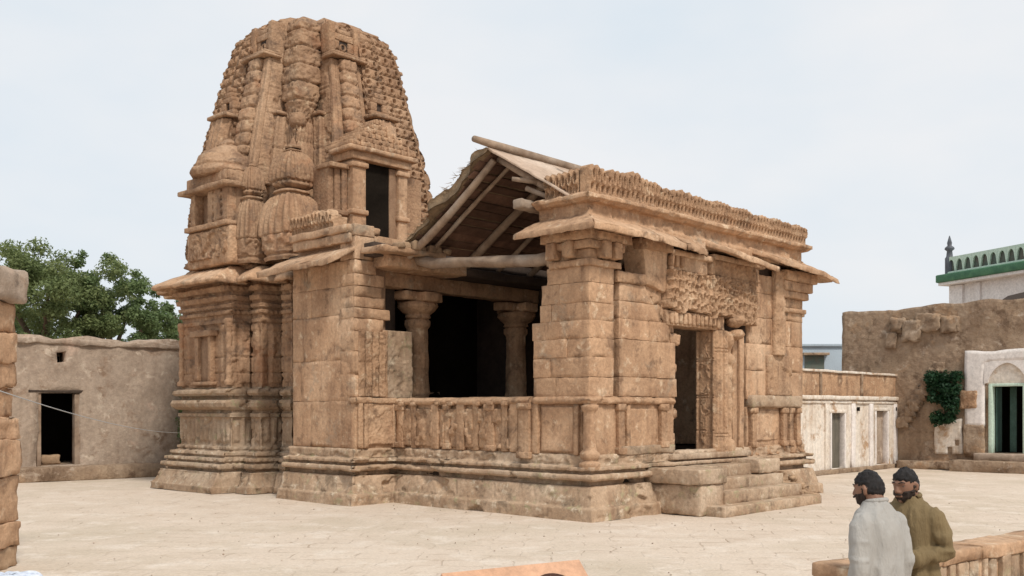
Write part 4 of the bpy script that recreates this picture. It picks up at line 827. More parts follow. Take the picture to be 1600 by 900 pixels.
Xr = X + (X < .6) * .15 * fbm(np.stack([B * 3, B * 0, 0 * B], -1), 5, 3)
top[:, 0] = .02; top[:, -1] = .02; top[-1] = .02
Vt = np.stack([Xr, B, Zt + top], -1).reshape(-1, 3); Vb = np.stack([Xr, B, Zt + .005], -1).reshape(-1, 3); nq = len(Vt)
Q = [gridq(150, 34), gridq(150, 34)[:, ::-1] + nq]; j = np.arange(33); Q.append(np.stack([j + 1, j, nq + j, nq + j + 1], -1))
quads('thatch_layer', np.concatenate([Vt, Vb]), np.concatenate(Q), 'brush_mud', rf)
for i, (a0, a1, t0, t1) in enumerate(((.22, 2.1, 0, .98), (2.12, 4.3, 0, 1.02), (4.32, 6.6, 0, 1), (6.62, 8.8, 0, 1))):
    t1 *= 1.17; b0, z0 = RBb - .02, RZ + .03; b1, z1 = RBb + (.98 - RBb) * t1, RZ + (6.5 - RZ) * t1
    hexa('roof_sheet', [(a0, b1, z1), (a1, b1, z1), (a0 - (.12 if i == 0 else 0), b0, z0), (a1, b0, z0), (a0, b1, z1 + .05), (a1, b1, z1 + .05), (a0 - (.12 if i == 0 else 0), b0, z0 + .05), (a1, b0, z0 + .05)], 'roof_board', rf, cell=.2, rnd=.015, rough=.02, seed=i)
tube('roof_pole', [(.1, fb(800, .1), zz(.1, fb(800, .1), 279)), (.45, fb(838, .45), zz(.45, fb(838, .45), 284)), (1.0, fb(884, 1.0), zz(1.0, fb(884, 1.0), 300))], [.05, .055, .05], 'old_wood', rf, 8, .01, 4)
tube('roof_pole', [(.3, 2.0, 6.75), (.5, 1.3, 6.42), (.6, .9, 6.3)], .05, 'old_wood', rf, 8, .01, 4)
hexa('gable_light_block', [(8.5, .6, 5.6), (8.9, .6, 5.6), (8.5, 5.8, 5.6), (8.9, 5.8, 5.6), (8.5, 2.9, 7.6), (8.9, 2.9, 7.6), (8.5, 3.0, 7.6), (8.9, 3.0, 7.6)], 'sandstone', rf, cell=.4, rough=.02)  # unseen gable infill added to stop light leaking into the hall
r = random.Random(77); TV = []; TF = []
for i in range(320):      # loose brushwood bristling from the thatch
    t_ = r.random() ** .8 * .95; a = .16 + r.random() ** 2.5 * 3; b, z = slope(t_, .10 + .14 * math.sin(min(1, t_ * 1.3) * math.pi)); d = Vector((r.uniform(-1, .6), r.uniform(-.9, 1.2), r.uniform(-.35, .35))).normalized() * r.uniform(.08, .22); p = Vector((a, b, z)); q = p + d; sd_ = d.cross(Vector((0, 0, 1))).normalized() * .008; u_ = Vector((0, 0, .008)); k = len(TV)
    TV += [tuple(p - sd_), tuple(p + sd_), tuple(p + u_ * 2), tuple(q)]; TF += [(k, k + 1, k + 3), (k + 1, k + 2, k + 3), (k + 2, k, k + 3), (k, k + 2, k + 1)]
bw = pyd('brushwood', TV, TF, 'brush_mud', rf); bw['kind'] = 'stuff'
# log lying across the opening
lg = tube('roof_log', [(.55, 1.15, 5.30), (.55, 1.9, 5.27), (.55, 3.0, 5.36), (.58, 4.2, 5.47), (.6, 5.2, 5.52), (.62, 6.15, 5.80)], [.14, .145, .13, .13, .12, .11], 'old_wood', T, 12, .04, 8)
block('log_packing', (.35, 1.0, 5.05), (.85, 1.5, 5.22), 'rubble', lg, cell=.12, rnd=.06, rough=.04, seed=3)
# ---------------------------------------------------------------- entrance stairs
st = block('entrance_stairs', (2.45, -1.42, -.02), (6.62, -.05, .19), 'plinth_stone', T, cell=.1, rnd=.03, rough=.018, seed=2, nmax=44)
for i, (b0, z0, z1) in enumerate(((-1.06, .17, .44), (-.70, .42, .68), (-.34, .66, .93))):
    block('step', (3.05, b0, z0), (6.35 - .2 * i, SB, z1), 'plinth_stone', st, cell=.1, rnd=.03, rough=.016, seed=10 + i, nmax=36)
block('cheek_block', (2.2, -1.0, 0), (3.12, SB - .05, .62), 'plinth_stone', st, cell=.12, rnd=.06, rough=.03, seed=20)
block('cheek_block', (2.12, -1.05, .62), (3.18, SB - .05, .93), 'plinth_stone', st, cell=.12, rnd=.06, rough=.03, seed=21)
block('cheek_block', (5.45, -.50, .40), (6.1, SB - .1, .70), 'plinth_stone', st, cell=.12, rnd=.05, rough=.03, seed=23)
block('cheek_block', (5.30, -.58, .70), (6.25, SB - .1, 1.02), 'plinth_stone', st, cell=.12, rnd=.06, rough=.03, seed=24)
# fallen stones right of the stairs: loose things of their own
r = random.Random(12)
spots = [(6.35, -.9, .19, .30), (6.75, -.5, 0, .36), (7.0, -1.0, 0, .26), (6.45, -.35, .19, .34), (7.4, -.4, 0, .3), (6.55, -.75, .46, .2), (7.2, -.15, 0, .42), (7.9, -.2, 0, .25), (6.9, -.75, .30, .2)]
names = ['on the bottom stair tread', 'largest of the tumbled pile', 'out on the paving', 'wedged by the stair end', 'by the wall foot', 'perched on the step stone', 'against the right pier', 'farthest along the wall', 'on top of the pile']
def tl(a, b): p = OO + E1 * a + E2 * b; return float(p[0]), float(p[1])
for (a, b, z, s), nm in zip(spots, names):
    x, y = tl(a, b); o = block('fallen_stone', (-s * .55, -s * .45, 0), (s * .55, s * .45, s * .8), 'rubble', None, cell=.1, rnd=.07, rough=.05, seed=r.randint(0, 999))
    o.location = (x, y, z - .01); o.rotation_euler = (r.uniform(-.12, .12), r.uniform(-.12, .12), r.uniform(0, 3))
    tag(o, 'fallen sandstone lump right of temple stairs, ' + nm, 'stone', 'fallen stones beside the stairs')

# ================================================================== SURROUNDINGS
def along(P, D, u):      # distance along a ground line where the sight line of column u meets it
    k = k_(u); return (k * P[1] - P[0]) / (D[0] - k * D[1])
def zof(P, D, s, v): return CAM_H + (HOR - v) * (P[1] + D[1] * s) / FPX
def obox(name, P, D, s0, s1, t0, t1, z0, z1, mt, parent=None, **k):
    """box laid along a ground line: s along it, t behind it"""
    D = np.array(D); Nn = np.array((-D[1], D[0])); Nn = Nn if Nn[1] > 0 else -Nn
    q = lambda s, t, z: tuple(np.array(P) + D * s + Nn * t) + (z,)
    return hexa(name, [q(s0, t0, z0), q(s1, t0, z0), q(s0, t1, z0), q(s1, t1, z0), q(s0, t0, z1), q(s1, t0, z1), q(s0, t1, z1), q(s1, t1, z1)], mt, parent, **k)
def unit(v): v = np.array(v, float); return v / np.linalg.norm(v)
# ---- mud house at the left
KP = gpt(40.6, 753.7); KD = unit(gpt(253, 744) - KP); KN = np.array((-KD[1], KD[0])); WP = KP + KN * .7
mh = thing('mud_house', 'long low mud-plastered house with dark doorway behind the tower', 'house', (float(WP[0]), float(WP[1]), 0))
lp = np.array((0.0, 0.0))
def W_(s): return s + 7.0
def rel(o): return o
S0 = -7.0; WO = (KD[0] * S0, KD[1] * S0, .3)
d0, d1 = along(WP, KD, 60), along(WP, KD, 126); h0, h1 = along(WP, KD, 88), along(WP, KD, 103)
dz0, dz1 = .42, zof(WP, KD, d0, 614); hz0, hz1 = zof(WP, KD, h0, 567), zof(WP, KD, h0, 549)
wl = wall('wall', WO, (KD[0], KD[1]), (KN[0], KN[1]), 20, 4.05, .5, [(d0 - S0, dz0 - .3, d1 - S0, dz1 - .3), (h0 - S0, hz0 - .3, h1 - S0, hz1 - .3)], 'mud_wall', mh, .22, .06, .10, 7)
Z0 = np.zeros(2)
obox('roof', Z0, KD, S0, 13, .3, 6, 3.95, 4.22, 'mud_wall', mh, cell=.5, rough=.06, seed=4, nmax=30)
obox('coping', Z0, KD, S0, 13, -.07, .6, 4.16, 4.32, 'mud_wall', mh, cell=.25, rough=.09, rnd=.06, seed=5, nmax=90, nfreq=2.6)
obox('back_wall', Z0, KD, S0, 13, 3.2, 3.6, .3, 4.0, 'shade_black', mh, cell=2, rough=0)
obox('platform', Z0, KD, S0, 13, -.7, .02, -.02, .41, 'dark_mud_wall', mh, cell=.3, rough=.03, rnd=.05, seed=8, nmax=60)
obox('floor', Z0, KD, S0, 13, .02, 3.3, .3, .415, 'dark_mud_wall', mh, cell=1, rough=0)
df = obox('door_frame', Z0, KD, d0 - .02, d0 + .10, .05, .3, .41, dz1, 'old_wood', mh, cell=.3, rough=.008)
obox('frame_post', Z0, KD, d1 - .16, d1 + .02, .05, .3, .41, dz1, 'old_wood', df, cell=.3, rough=.008)
obox('frame_head', Z0, KD, d0 - .3, d1 + .3, .0, .3, dz1, dz1 + .1, 'dark_wood', df, cell=.3, rough=.015)
obox('door_leaf', Z0, KD, d0 + .1, d0 + .16, .3, 1.0, .43, dz1, 'dark_wood', df, cell=.3, rough=.005)
sk = obox('sack', WP + KN * .9, KD, d0 + .35, d0 + .95, 0, .4, .41, .72, 'rubble', None, cell=.1, rnd=.12, rough=.05, seed=2)
tag(sk, 'pale sack slumped inside the mud house doorway', 'sack')
# small bush growing at the far end of the mud house, by the tower
# ---- low plastered building with two doors, right of the temple
LP = gpt(1287, 741); LD = E1; LN = np.array((-LD[1], LD[0]))
lb = thing('plastered_house', 'low peeling plastered house with two narrow doors and panelled parapet', 'house', (float(LP[0]), float(LP[1]), 0))
g0 = -4.0; gE = along(LP, LD, 1407)
a0, a1 = along(LP, LD, 1297), along(LP, LD, 1321); c0, c1 = along(LP, LD, 1367), along(LP, LD, 1388)
tz = 3.40
wall('wall', (LD[0] * g0, LD[1] * g0, 0), (LD[0], LD[1]), (LN[0], LN[1]), gE - g0 + .2, 2.55, .4, [(a0 - g0, .15, a1 - g0, 2.05), (c0 - g0, .15, c1 - g0, 2.12)], 'whitewash', lb, .25, .03, 0, 13)
pw = obox('parapet', Z0, LD, g0, gE + .2, .02, .35, 2.60, tz, 'carved_stone', lb, cell=.25, rough=.03, seed=3, nmax=40)
obox('parapet_coping', Z0, LD, g0, gE + .2, -.05, .42, tz, tz + .08, 'whitewash', pw, cell=.25, rough=.02, seed=3, nmax=40)
for i, u in enumerate((1282, 1346)):
    s = along(LP, LD, u); obox('parapet_post', Z0, LD, s - .07, s + .07, -.04, .1, 2.6, tz, 'dark_mud_wall', pw, cell=.2, rough=.015, seed=i)
obox('cornice', Z0, LD, g0, gE + .2, -.10, .35, 2.48, 2.62, 'whitewash', lb, cell=.25, rough=.02, rnd=.05, seed=6, nmax=40)
obox('cornice', Z0, LD, g0, gE + .2, -.045, .1, 2.36, 2.43, 'whitewash', lb, cell=.25, rough=.015, rnd=.03, seed=7, nmax=40)
obox('roof', Z0, LD, g0, gE, .3, 5, 2.5, 2.7, 'mud_wall', lb, cell=1, rough=.02)
obox('back_wall', Z0, LD, g0, gE, 2.5, 2.8, 0, 2.6, 'shade_black', lb, cell=2, rough=0)
for (p, q, top, mt, ajar) in ((a0, a1, 2.05, 'door_grey', True), (c0, c1, 2.12, 'mud_wall', False)):
    dfr = obox('door_frame', Z0, LD, p, p + .10, -.03, .2, .15, top, 'clean_white', lb, cell=.3, rough=.006)
    obox('frame_post', Z0, LD, q - .10, q, -.03, .2, .15, top, 'clean_white', dfr, cell=.3, rough=.006)
    obox('frame_head', Z0, LD, p - .06, q + .06, -.04, .2, top - .02, top + .1, 'whitewash', dfr, cell=.3, rough=.006)
    obox('door_leaf', Z0, LD, p + (.45 if ajar else .1), q - .1, .16, .21, .16, top - .03, mt, dfr, cell=.3, rough=.004)
for i, u in enumerate((1291, 1332, 1360, 1398)):
    s = along(LP, LD, u); obox('pilaster', Z0, LD, s - .14, s + .14, -.06, .05, .1, 2.36, 'clean_white' if i else 'whitewash', lb, cell=.25, rough=.012, seed=i)
for u in (1340, 1398):
    s = along(LP, LD, u); obox('drain_hole', Z0, LD, s - .06, s + .06, -.065, .0, 2.1, 2.24, 'shade_black', lb, rough=0, rnd=.02)
obox('plinth', Z0, LD, g0, gE, -.16, .0, -.02, .14, 'dark_mud_wall', lb, cell=.25, rough=.03, rnd=.05, seed=3, nmax=40)
# ---- tall mud building with whitewashed door bay
MP = np.array((14.5, 37.5)); MD = np.array((.7249, -.6889)); MN = np.array((.6889, .7249))
mb = thing('mud_building', 'tall eroded mud building with whitewashed arched door bay', 'building', (14.5, 37.5, 0))
sF = along(MP, MD, 1316); sN = 9.0
p0, p1 = along(MP, MD, 1546), along(MP, MD, 1604)
wl = wall('wall', (MD[0] * sF, MD[1] * sF, 0), (MD[0], MD[1]), (MN[0], MN[1]), sN - sF, 5.95, .7, [(p0 - sF, .62, p1 - sF, 3.06)], 'dark_mud_wall', mb, .12, .05, .07, 17)
obox('roof', Z0, MD, sF, sN, .5, 6, 5.5, 5.8, 'mud_wall', mb, cell=.8, rough=.05)
obox('end_wall', Z0, MD, sF - .02, sF + .5, .05, 6, 0, 5.85, 'dark_mud_wall', mb, cell=.3, rough=.08, seed=4, nmax=20)
obox('back_wall', Z0, MD, p0 - 1.5, p1 + 1.5, 2.6, 2.9, 0, 5.5, 'shade_black', mb, cell=2, rough=0)
for i, (u0, u1, v0, v1, t_) in enumerate(((1390, 1415, 520, 498, .16), (1412, 1440, 535, 500, .22), (1432, 1470, 520, 492, .18), (1385, 1402, 545, 520, .12), (1470, 1500, 520, 495, .14))):   # bulging remnants of an upper storey
    s0, s1 = along(MP, MD, u0), along(MP, MD, u1); obox('wall_bulge', Z0, MD, s0, s1, -t_, .1, zof(MP, MD, s0, v0), zof(MP, MD, s0, v1), 'dark_mud_wall', mb, cell=.12, rnd=.14, rough=.11, seed=60 + i)
s0 = along(MP, MD, 1408)
for i in range(11):      # broken raking edge where an arch sprang
    u = 1412 + i * 5.5; v = 660 - i * 8.5; s = along(MP, MD, u); z = zof(MP, MD, s, v)
    obox('arch_stub', Z0, MD, s - .2, s + .22, -.2, .05, z - .22, z + .22, 'dark_mud_wall', mb, cell=.1, rnd=.1, rough=.09, seed=i)
w0 = along(MP, MD, 1509)
ww = wall('whitewash_bay', (MD[0] * w0 - MN[0] * .10, MD[1] * w0 - MN[1] * .10, 1.55), (MD[0], MD[1]), (MN[0], MN[1]), sN - w0 - .1, 2.68, .12, [(p0 - w0 - .14, -1, p1 - w0 + .14, 2.28)], 'clean_white', mb, .12, .02, .04, 27)
def arch_panel(name, P, D, Nn, s0, s1, z0, z1, cx, hw, spring, apex, t0, t1, mt, parent, n=16):
    """flat panel with a pointed-arch opening cut from its foot"""
    xs = np.concatenate([[s0], cx - hw * np.cos(np.linspace(0, np.pi, n + 1)), [s1]])
    def lo(x):
        q = abs(x - cx) / hw
        return z0 if q >= 1.0001 else spring + (apex - spring) * (1 - q ** 1.7) ** .62
    V = []; F = []
    for j, x in enumerate(xs):
        l = z0 if j in (0, len(xs) - 1) else lo(x)
        if 0 < j < len(xs) - 1 and abs(abs(x - cx) - hw) < 1e-6: l = spring
        for t in (t0, t1):
            for z in (l, z1): p = np.array(P) + np.array(D) * x + np.array(Nn) * t; V.append((p[0], p[1], z))
    m = len(xs)
    for j in range(m - 1):
        a, b = j * 4, (j + 1) * 4
        F += [(a, b, b + 1, a + 1), (a + 2, a + 3, b + 3, b + 2), (a + 1, b + 1, b + 3, a + 3), (a, a + 2, b + 2, b)]
    V2 = V; o = pyd(name, V2, F, mt, parent)
    return o
cx = (p0 + p1) / 2; hw = (p1 - p0) / 2
arch_panel('arch_surround', Z0, MD, MN, p0 - .145, p1 + .145, 3.06, 3.85, cx, hw + .02, 3.1, 3.78, -.11, .02, 'clean_white', mb)
obox('tympanum', Z0, MD, p0 - .1, p1 + .1, -.02, .06, 3.04, 3.82, 'whitewash', mb, cell=.3, rough=.006)
dfr = obox('door_frame', Z0, MD, p0 - .02, p0 + .11, -.06, .25, .62, 3.06, 'pale_green', mb, cell=.4, rough=.006)
obox('frame_post', Z0, MD, p1 - .11, p1 + .02, -.06, .25, .62, 3.06, 'pale_green', dfr, cell=.4, rough=.006)
obox('frame_head', Z0, MD, p0, p1, -.05, .25, 2.96, 3.06, 'pale_green', dfr, cell=.4, rough=.006)
obox('door_leaf', Z0, MD, p0 + .12, p0 + .17, .25, .80, .66, 2.95, 'door_green', dfr, cell=.4, rough=.004)
obox('door_leaf', Z0, MD, cx - .12, cx + .10, .6, .66, .66, 2.95, 'door_green', dfr, cell=.4, rough=.004)
obox('pilaster', Z0, MD, w0 - .05, p0 - .14, -.14, -.0, .5, 1.62, 'dark_mud_wall', mb, cell=.14, rnd=.05, rough=.05, seed=7)
s1 = along(MP, MD, 1512); obox('brick_patch', Z0, MD, s1 - .25, s1 + .35, -.14, .0, 2.2, 2.85, 'carved_stone', mb, cell=.12, rnd=.12, rough=.06, seed=5)
s2 = along(MP, MD, 1462)
wall('plaster_remnant', (MD[0] * s2 - MN[0] * .06, MD[1] * s2 - MN[1] * .06, .55), (MD[0], MD[1]), (MN[0], MN[1]), w0 - s2 - .1, 1.05, .1, [(.45, -.1, .62, .25), (.7, .3, .85, .5)], 'whitewash', mb, .08, .05, .25, 37)
pf = obox('door_platform', Z0, MD, w0 - .2, sN - .2, -1.1, .0, -.02, .38, 'dark_mud_wall', mb, cell=.2, rnd=.06, rough=.05, seed=2, nmax=30)
obox('door_step', Z0, MD, p0 - .3, p1 + .5, -.7, .1, .38, .62, 'mud_wall', mb, cell=.2, rnd=.05, rough=.03, seed=3, nmax=20)
obox('wall_footing', Z0, MD, along(MP, MD, 1408), w0 - .2, -.5, .0, -.02, .28, 'dark_mud_wall', mb, cell=.15, rnd=.08, rough=.07, seed=4, nmax=30)
# ---- white and green mosque building behind
QP = np.array((k_(1486) * 51, 51.0)); QD = unit((.352, -.936)); QN = np.array((.936, .352))
ms = thing('mosque', 'white building with green cornice and arched parapet behind the mud building', 'building', (float(QP[0]), float(QP[1]), 0))
obox('wall', Z0, QD, 0, 14, 0, 9, 0, 8.45, 'clean_white', ms, cell=2, rough=.0)
obox('corner_pier', Z0, QD, -.02, .85, -.12, 1, 0, 8.42, 'clean_white', ms, cell=2, rough=.0)
obox('wall_strip', Z0, QD, 1.6, 1.95, -.08, 1, 0, 8.4, 'clean_white', ms, cell=2, rough=.0)
obox('eave_slab', Z0, QD, -.35, 14.3, -.5, 9, 8.45, 8.6, 'clean_white', ms, cell=2, rough=.0)
gc = obox('green_cornice', Z0, QD, -.45, 14.4, -.6, 9, 8.6, 9.0, 'green_paint', ms, cell=2, rnd=.12, rough=.0)
pb = obox('parapet', Z0, QD, -.2, 14, -.05, .1, 9.0, 9.84, 'grey_green', ms, cell=2, rough=.0)
for i in range(26):
    s = -.1 + i * .53; arch_panel('arch_panel', Z0, QD, QN, s, s + .525, 9.0, 9.88, s + .2625, .17, 9.5, 9.74, -.16, -.06, 'pale_green', pb, 8)
obox('parapet_rail', Z0, QD, -.2, 14, -.2, -.1, 9.0, 9.14, 'pale_green', pb, cell=2, rough=.0)
def pinnacle(s, zb, h, mt):
    p = QD * s; lathe('pinnacle', (p[0], p[1], zb), [(.22, 0), (.22, .5 * h), (.16, .54 * h), (.13, .66 * h), (.24, .70 * h), (.22, .74 * h), (.1, .78 * h), (.12, .84 * h), (.02, h)], mt, ms, 14, .3, None, 0, smooth=True)
pinnacle(-.1, 8.7, 2.3, 'spire_metal'); pinnacle(5.0, 9.5, 1.5, 'green_paint')
# ---- shed roof glimpsed over the mud building
sp = np.array((k_(1606) * 42.5, 42.5)); sh = thing('shed', 'dark gabled shed roof showing above the mud building', 'shed', (float(sp[0]), float(sp[1]), 0))
hexa('roof', [(-1.15, -1, 6.35), (1.6, -1, 6.35), (-1.15, 2, 6.35), (1.6, 2, 6.35), (.15, -1, 7.2), (.3, -1, 7.2), (.15, 2, 7.2), (.3, 2, 7.2)], 'dark_wood', sh, cell=.5, rough=.01)
block('wall', (-.95, -.8, 0), (1.4, 1.8, 6.36), 'mud_wall', sh, cell=1, rough=.01)
# ---- far blue-grey house
bp_ = np.array((k_(1285) * 62, 62.0)); bh = thing('far_house', 'distant blue-grey house between temple and mud building', 'house', (float(bp_[0]), float(bp_[1]), 0))
block('wall', (-4, 0, 0), (1.4, 6, 6.05), 'far_wall', bh, cell=2, rough=0)
block('roof', (-4.1, -.15, 6.05), (1.5, 6.1, 6.2), 'far_wall', bh, cell=2, rough=0)
wn = block('window', (-1.1, -.06, 4.4), (.1, .1, 5.5), 'grey_green', bh, cell=2, rough=0); block('window_hood', (-1.3, -.5, 5.5), (.3, .1, 5.65), 'dark_mud_wall', wn, cell=2, rough=0)

# ---- trees
def leaves(name, centres, radii, n, size, mt, parent, seed, flat=.8):
    r = np.random.default_rng(seed); C = np.array(centres); Rr = np.array(radii); w_ = Rr ** 2; ci = r.choice(len(C), n, p=w_ / w_.sum())
    d = r.normal(size=(n, 3)); d /= np.linalg.norm(d, axis=1, keepdims=True); rad = Rr[ci] * (r.random(n) ** .45)
    P = C[ci] + d * rad[:, None] * np.array((1, 1, flat))
    nrm = d * .6 + r.normal(size=(n, 3)) * .7 + np.array((0, 0, .5)); nrm /= np.linalg.norm(nrm, axis=1, keepdims=True)
    t = np.cross(nrm, r.normal(size=(n, 3))); t /= np.linalg.norm(t, axis=1, keepdims=True); b = np.cross(nrm, t); s = size * r.uniform(.6, 1.3, n)[:, None]
    V = np.stack([P - t * s, P - b * s * .45, P + t * s, P + b * s * .45], 1).reshape(-1, 3)
    return quads(name, V, np.arange(n * 4).reshape(-1, 4), mt, parent)
def tree(u, d, h, rx, mt, seed, label, nclump=60, nleaf=16000, size=.13, low=.25):
    x = k_(u) * d; t = thing('broadleaf_tree', label, 'tree', (x, d, 0), 0, 'trees behind the mud house'); r = random.Random(seed)
    V = []; F = []; tips = []
    def limb(p, q, r0, r1):
        n = 7; k = 4; base = len(V); p = Vector(p); q = Vector(q); ax = (q - p).normalized(); a = ax.cross(Vector((.3, 1, .2))).normalized(); b = ax.cross(a)
        for i in range(k + 1):
            c_ = p.lerp(q, i / k) + Vector((r.uniform(-1, 1), r.uniform(-1, 1), 0)) * .12 * (0 < i < k); rr = r0 + (r1 - r0) * i / k
            for j in range(n): V.append(tuple(c_ + (a * math.cos(6.2832 * j / n) + b * math.sin(6.2832 * j / n)) * rr))
        for i in range(k):
            for j in range(n): F.append((base + i * n + j, base + i * n + (j + 1) % n, base + (i + 1) * n + (j + 1) % n, base + (i + 1) * n + j))
    top = (r.uniform(-.4, .4), r.uniform(-.4, .4), h * .42); limb((0, 0, -.1), top, .3, .2)
    for i in range(9):
        an = i * 2.4 + r.random(); l = rx * r.uniform(.45, .8); e = (top[0] + l * math.cos(an), top[1] + l * math.sin(an), h * r.uniform(.55, .85)); limb(top, e, .15, .05); tips.append(e)
        for q in range(2):
            e2 = (e[0] + r.uniform(-.9, .9), e[1] + r.uniform(-.9, .9), e[2] + r.uniform(-.3, .8)); limb(e, e2, .05, .02); tips.append(e2)
    pyd('trunk', V, F, 'bark', t, True)
    C = []; Rr = []
    for i in range(nclump):
        an = r.uniform(0, 6.283); ph = r.uniform(-1, 1); q = r.uniform(.5, 1.08); rr = math.sqrt(1 - ph * ph)
        C.append((rx * q * rr * math.cos(an), rx * q * rr * math.sin(an), h * (.5 + low / 2) + h * (.5 - low / 2) * ph * q)); Rr.append(r.uniform(.3, .8) * rx / 3.2)
    C += tips; Rr += [.6 * rx / 3.2] * len(tips)
    leaves('crown', C, Rr, nleaf, size, mt, t, seed)
tree(78, 45, 9.9, 3.3, 'foliage_a', 3, 'broad green tree with the widest crown above the mud house', 84, 40000, .085)
tree(182, 47, 10.0, 2.2, 'foliage_b', 8, 'darker green tree with visible trunk behind the mud house roof', 62, 27000, .085)
tree(-40, 50, 10.6, 3.3, 'foliage_b', 5, 'tree standing beyond the stone gate pillar', 60, 26000, .09)
tree(262, 52, 8.0, 1.9, 'foliage_b', 14, 'smaller tree in the gap between mud house trees and tower', 40, 16000, .085)
cl = thing('creeper', 'dark green creeper hanging on the eroded mud building wall', 'plant', (0, 0, 0)); sB = along(MP, MD, 1478); pB = MP + MD * sB - MN * .15; cl.location = (float(pB[0]), float(pB[1]), 0)
r = random.Random(4); CC = []; RR_ = []
for i in range(40):
    t_ = r.random(); z = zof(MP, MD, sB, 586 + 74 * t_); o_ = (r.uniform(-.55, .45) * (1.1 - .5 * t_) + .12 * t_); CC.append((MD[0] * o_ - MN[0] * r.uniform(0, .2), MD[1] * o_ - MN[1] * r.uniform(0, .2), z)); RR_.append(r.uniform(.14, .3))
leaves('foliage', CC, RR_, 6500, .065, 'foliage_c', cl, 6, 1.0)
tube('stem', [(.06, .08, 1.55), (.05, .04, 2.0), (-.05, .0, 2.5), (.02, 0, 3.0)], [.02, .025, .02, .012], 'bark', cl, 6)
ex = thing('shrub', 'small green shrub at the wall end beside the tower', 'plant', (0, 0, 0)); sX = along(WP, KD, 292); pX = WP + KD * sX - KN * .25; ex.location = (float(pX[0]), float(pX[1]), .4)
leaves('foliage', [(0, 0, z) for z in (.4, .9, 1.4, 1.9, 2.3)], [.35, .45, .5, .45, .3], 1800, .07, 'foliage_b', ex, 9, 1.0); tube('stem', [(0, 0, 0), (.03, 0, 1.2), (0, 0, 2.2)], [.03, .025, .015], 'bark', ex, 6)

# ---- gate pillar at the left edge
px0 = k_(34) * 13.3 - .33
gp = thing('gate_pillar', 'eroded stone gate pillar with overhanging cap at the courtyard edge', 'pillar', (px0 - .45, 13.5, 0))
r = random.Random(21)
hexa('core', [(-.38, -.3, 0), (.32, -.3, 0), (-.38, .4, 0), (.32, .4, 0), (-.36, -.3, 3.6), (.30, -.3, 3.6), (-.36, .4, 3.6), (.30, .4, 3.6)], 'sandstone', gp, cell=.15, rough=.03)
zc = [0, .28, .62, 1.25, 1.75, 2.05, 2.45, 2.8, 3.2, 3.62]
for i, (z0, z1) in enumerate(zip(zc[:-1], zc[1:])):
    w_ = .45 + r.uniform(-.05, .03) - (.06 if i > 4 else 0)
    block('stone_block', (-.48, -.42 + r.uniform(0, .05), z0), (w_, .45, z1 - .008), 'rubble' if i == 0 else 'sandstone', gp, cell=.07, rnd=.03, rough=.045, seed=70 + i, nfreq=3.2)
block('cap_stone', (-.6, -.55, 3.62), (.52, .6, 4.08), 'mud_wall', gp, cell=.1, rnd=.15, rough=.07, seed=3)
ct = thing('cloth_bundle', 'crumpled pale blue and white cloth on the ground by the gate pillar', 'cloth', (k_(18) * 12.35, 12.35, 0))
lathe('cloth', (0, 0, 0), [(.36, -.01), (.36, .04), (.3, .10), (.18, .13), (.03, .14)], 'pale_cloth', ct, 40, .02, lambda t, z, r: .05 * np.sin(t * 7) + .03 * np.sin(t * 13 + z * 30), .035, 4)
cb = thing('cable', 'thin pale cable strung from gate pillar to tower across the mud house', 'cable', (px0 + .02, 13.3, 0))
e_ = OO + E1 * -1.05 + E2 * 13.95; A_ = np.array((0, 0, CAM_H + 30 * 13.3 / FPX)); B_ = np.array((e_[0] - px0 + .02, e_[1] - 13.3, 1.5))
tube('wire', [tuple(A_ * (1 - t) + B_ * t - np.array((0, 0, .14 * 4 * t * (1 - t)))) for t in np.linspace(0, 1, 15)], .007, 'cable_grey', cb, 6)

# ---- low parapet wall behind the two men
FP = np.array((k_(1290) * 7.44, 7.44)); F1 = np.array((k_(1600) * 9.27, 9.27)); FD = unit(F1 - FP)
lw = thing('low_wall', 'low stone parapet wall with upright panels behind the two men', 'wall', (float(FP[0]), float(FP[1]), 0))
obox('wall_core', Z0, FD, .32, 5, .05, .3, 0, .84, 'sandstone', lw, cell=.3, rough=.01, nmax=40)
s = .30; i = 0; r = random.Random(31)
while s < 5:
    e = s + r.uniform(.55, .9); obox('cap_stone', Z0, FD, s + .006, e - .006, -.02 + r.uniform(0, .03), .36, .83, .95 + r.uniform(-.012, .012), 'sandstone', lw, cell=.09, rnd=.03, rough=.02, seed=i); s = e; i += 1
s = .33
while s < 5:
    w_ = r.choice((.07, .09, .16, .2)); obox('upright_panel', Z0, FD, s, s + w_, .01 + r.uniform(-.02, .02), .1, .02, .83, 'plinth_stone', lw, cell=.1, rnd=.02, rough=.01, seed=i); s += w_ + r.uniform(.03, .08); i += 1

# ---- tilted notice board at the bottom edge
B1 = np.array((k_(905) * 6.0, 6.0)); B0 = np.array((k_(690) * 5.49, 5.49)); BD = unit(B1 - B0); BNn = np.array((BD[1], -BD[0])); bl = np.linalg.norm(B1 - B0)
sb = thing('notice_board', 'tilted tan notice board with dark arch emblem in front of the temple', 'sign', (float(B0[0]), float(B0[1]), 0))
up = np.array((-BNn[0] * .72, -BNn[1] * .72, .69)); nrm_ = np.array((BNn[0] * .69, BNn[1] * .69, .72)); top_ = np.array((0, 0, 1.255))
def bpnt(s, v, h=0): return top_ + np.array((BD[0], BD[1], 0)) * s - up * v + nrm_ * h     # v = distance down from the top edge
hexa('board', [bpnt(0, .62, -.03), bpnt(bl, .62, -.03), bpnt(0, 0, -.03), bpnt(bl, 0, -.03), bpnt(0, .62), bpnt(bl, .62), bpnt(0, 0), bpnt(bl, 0)], 'sign_tan', sb, cell=.2, rnd=.006, rough=0)
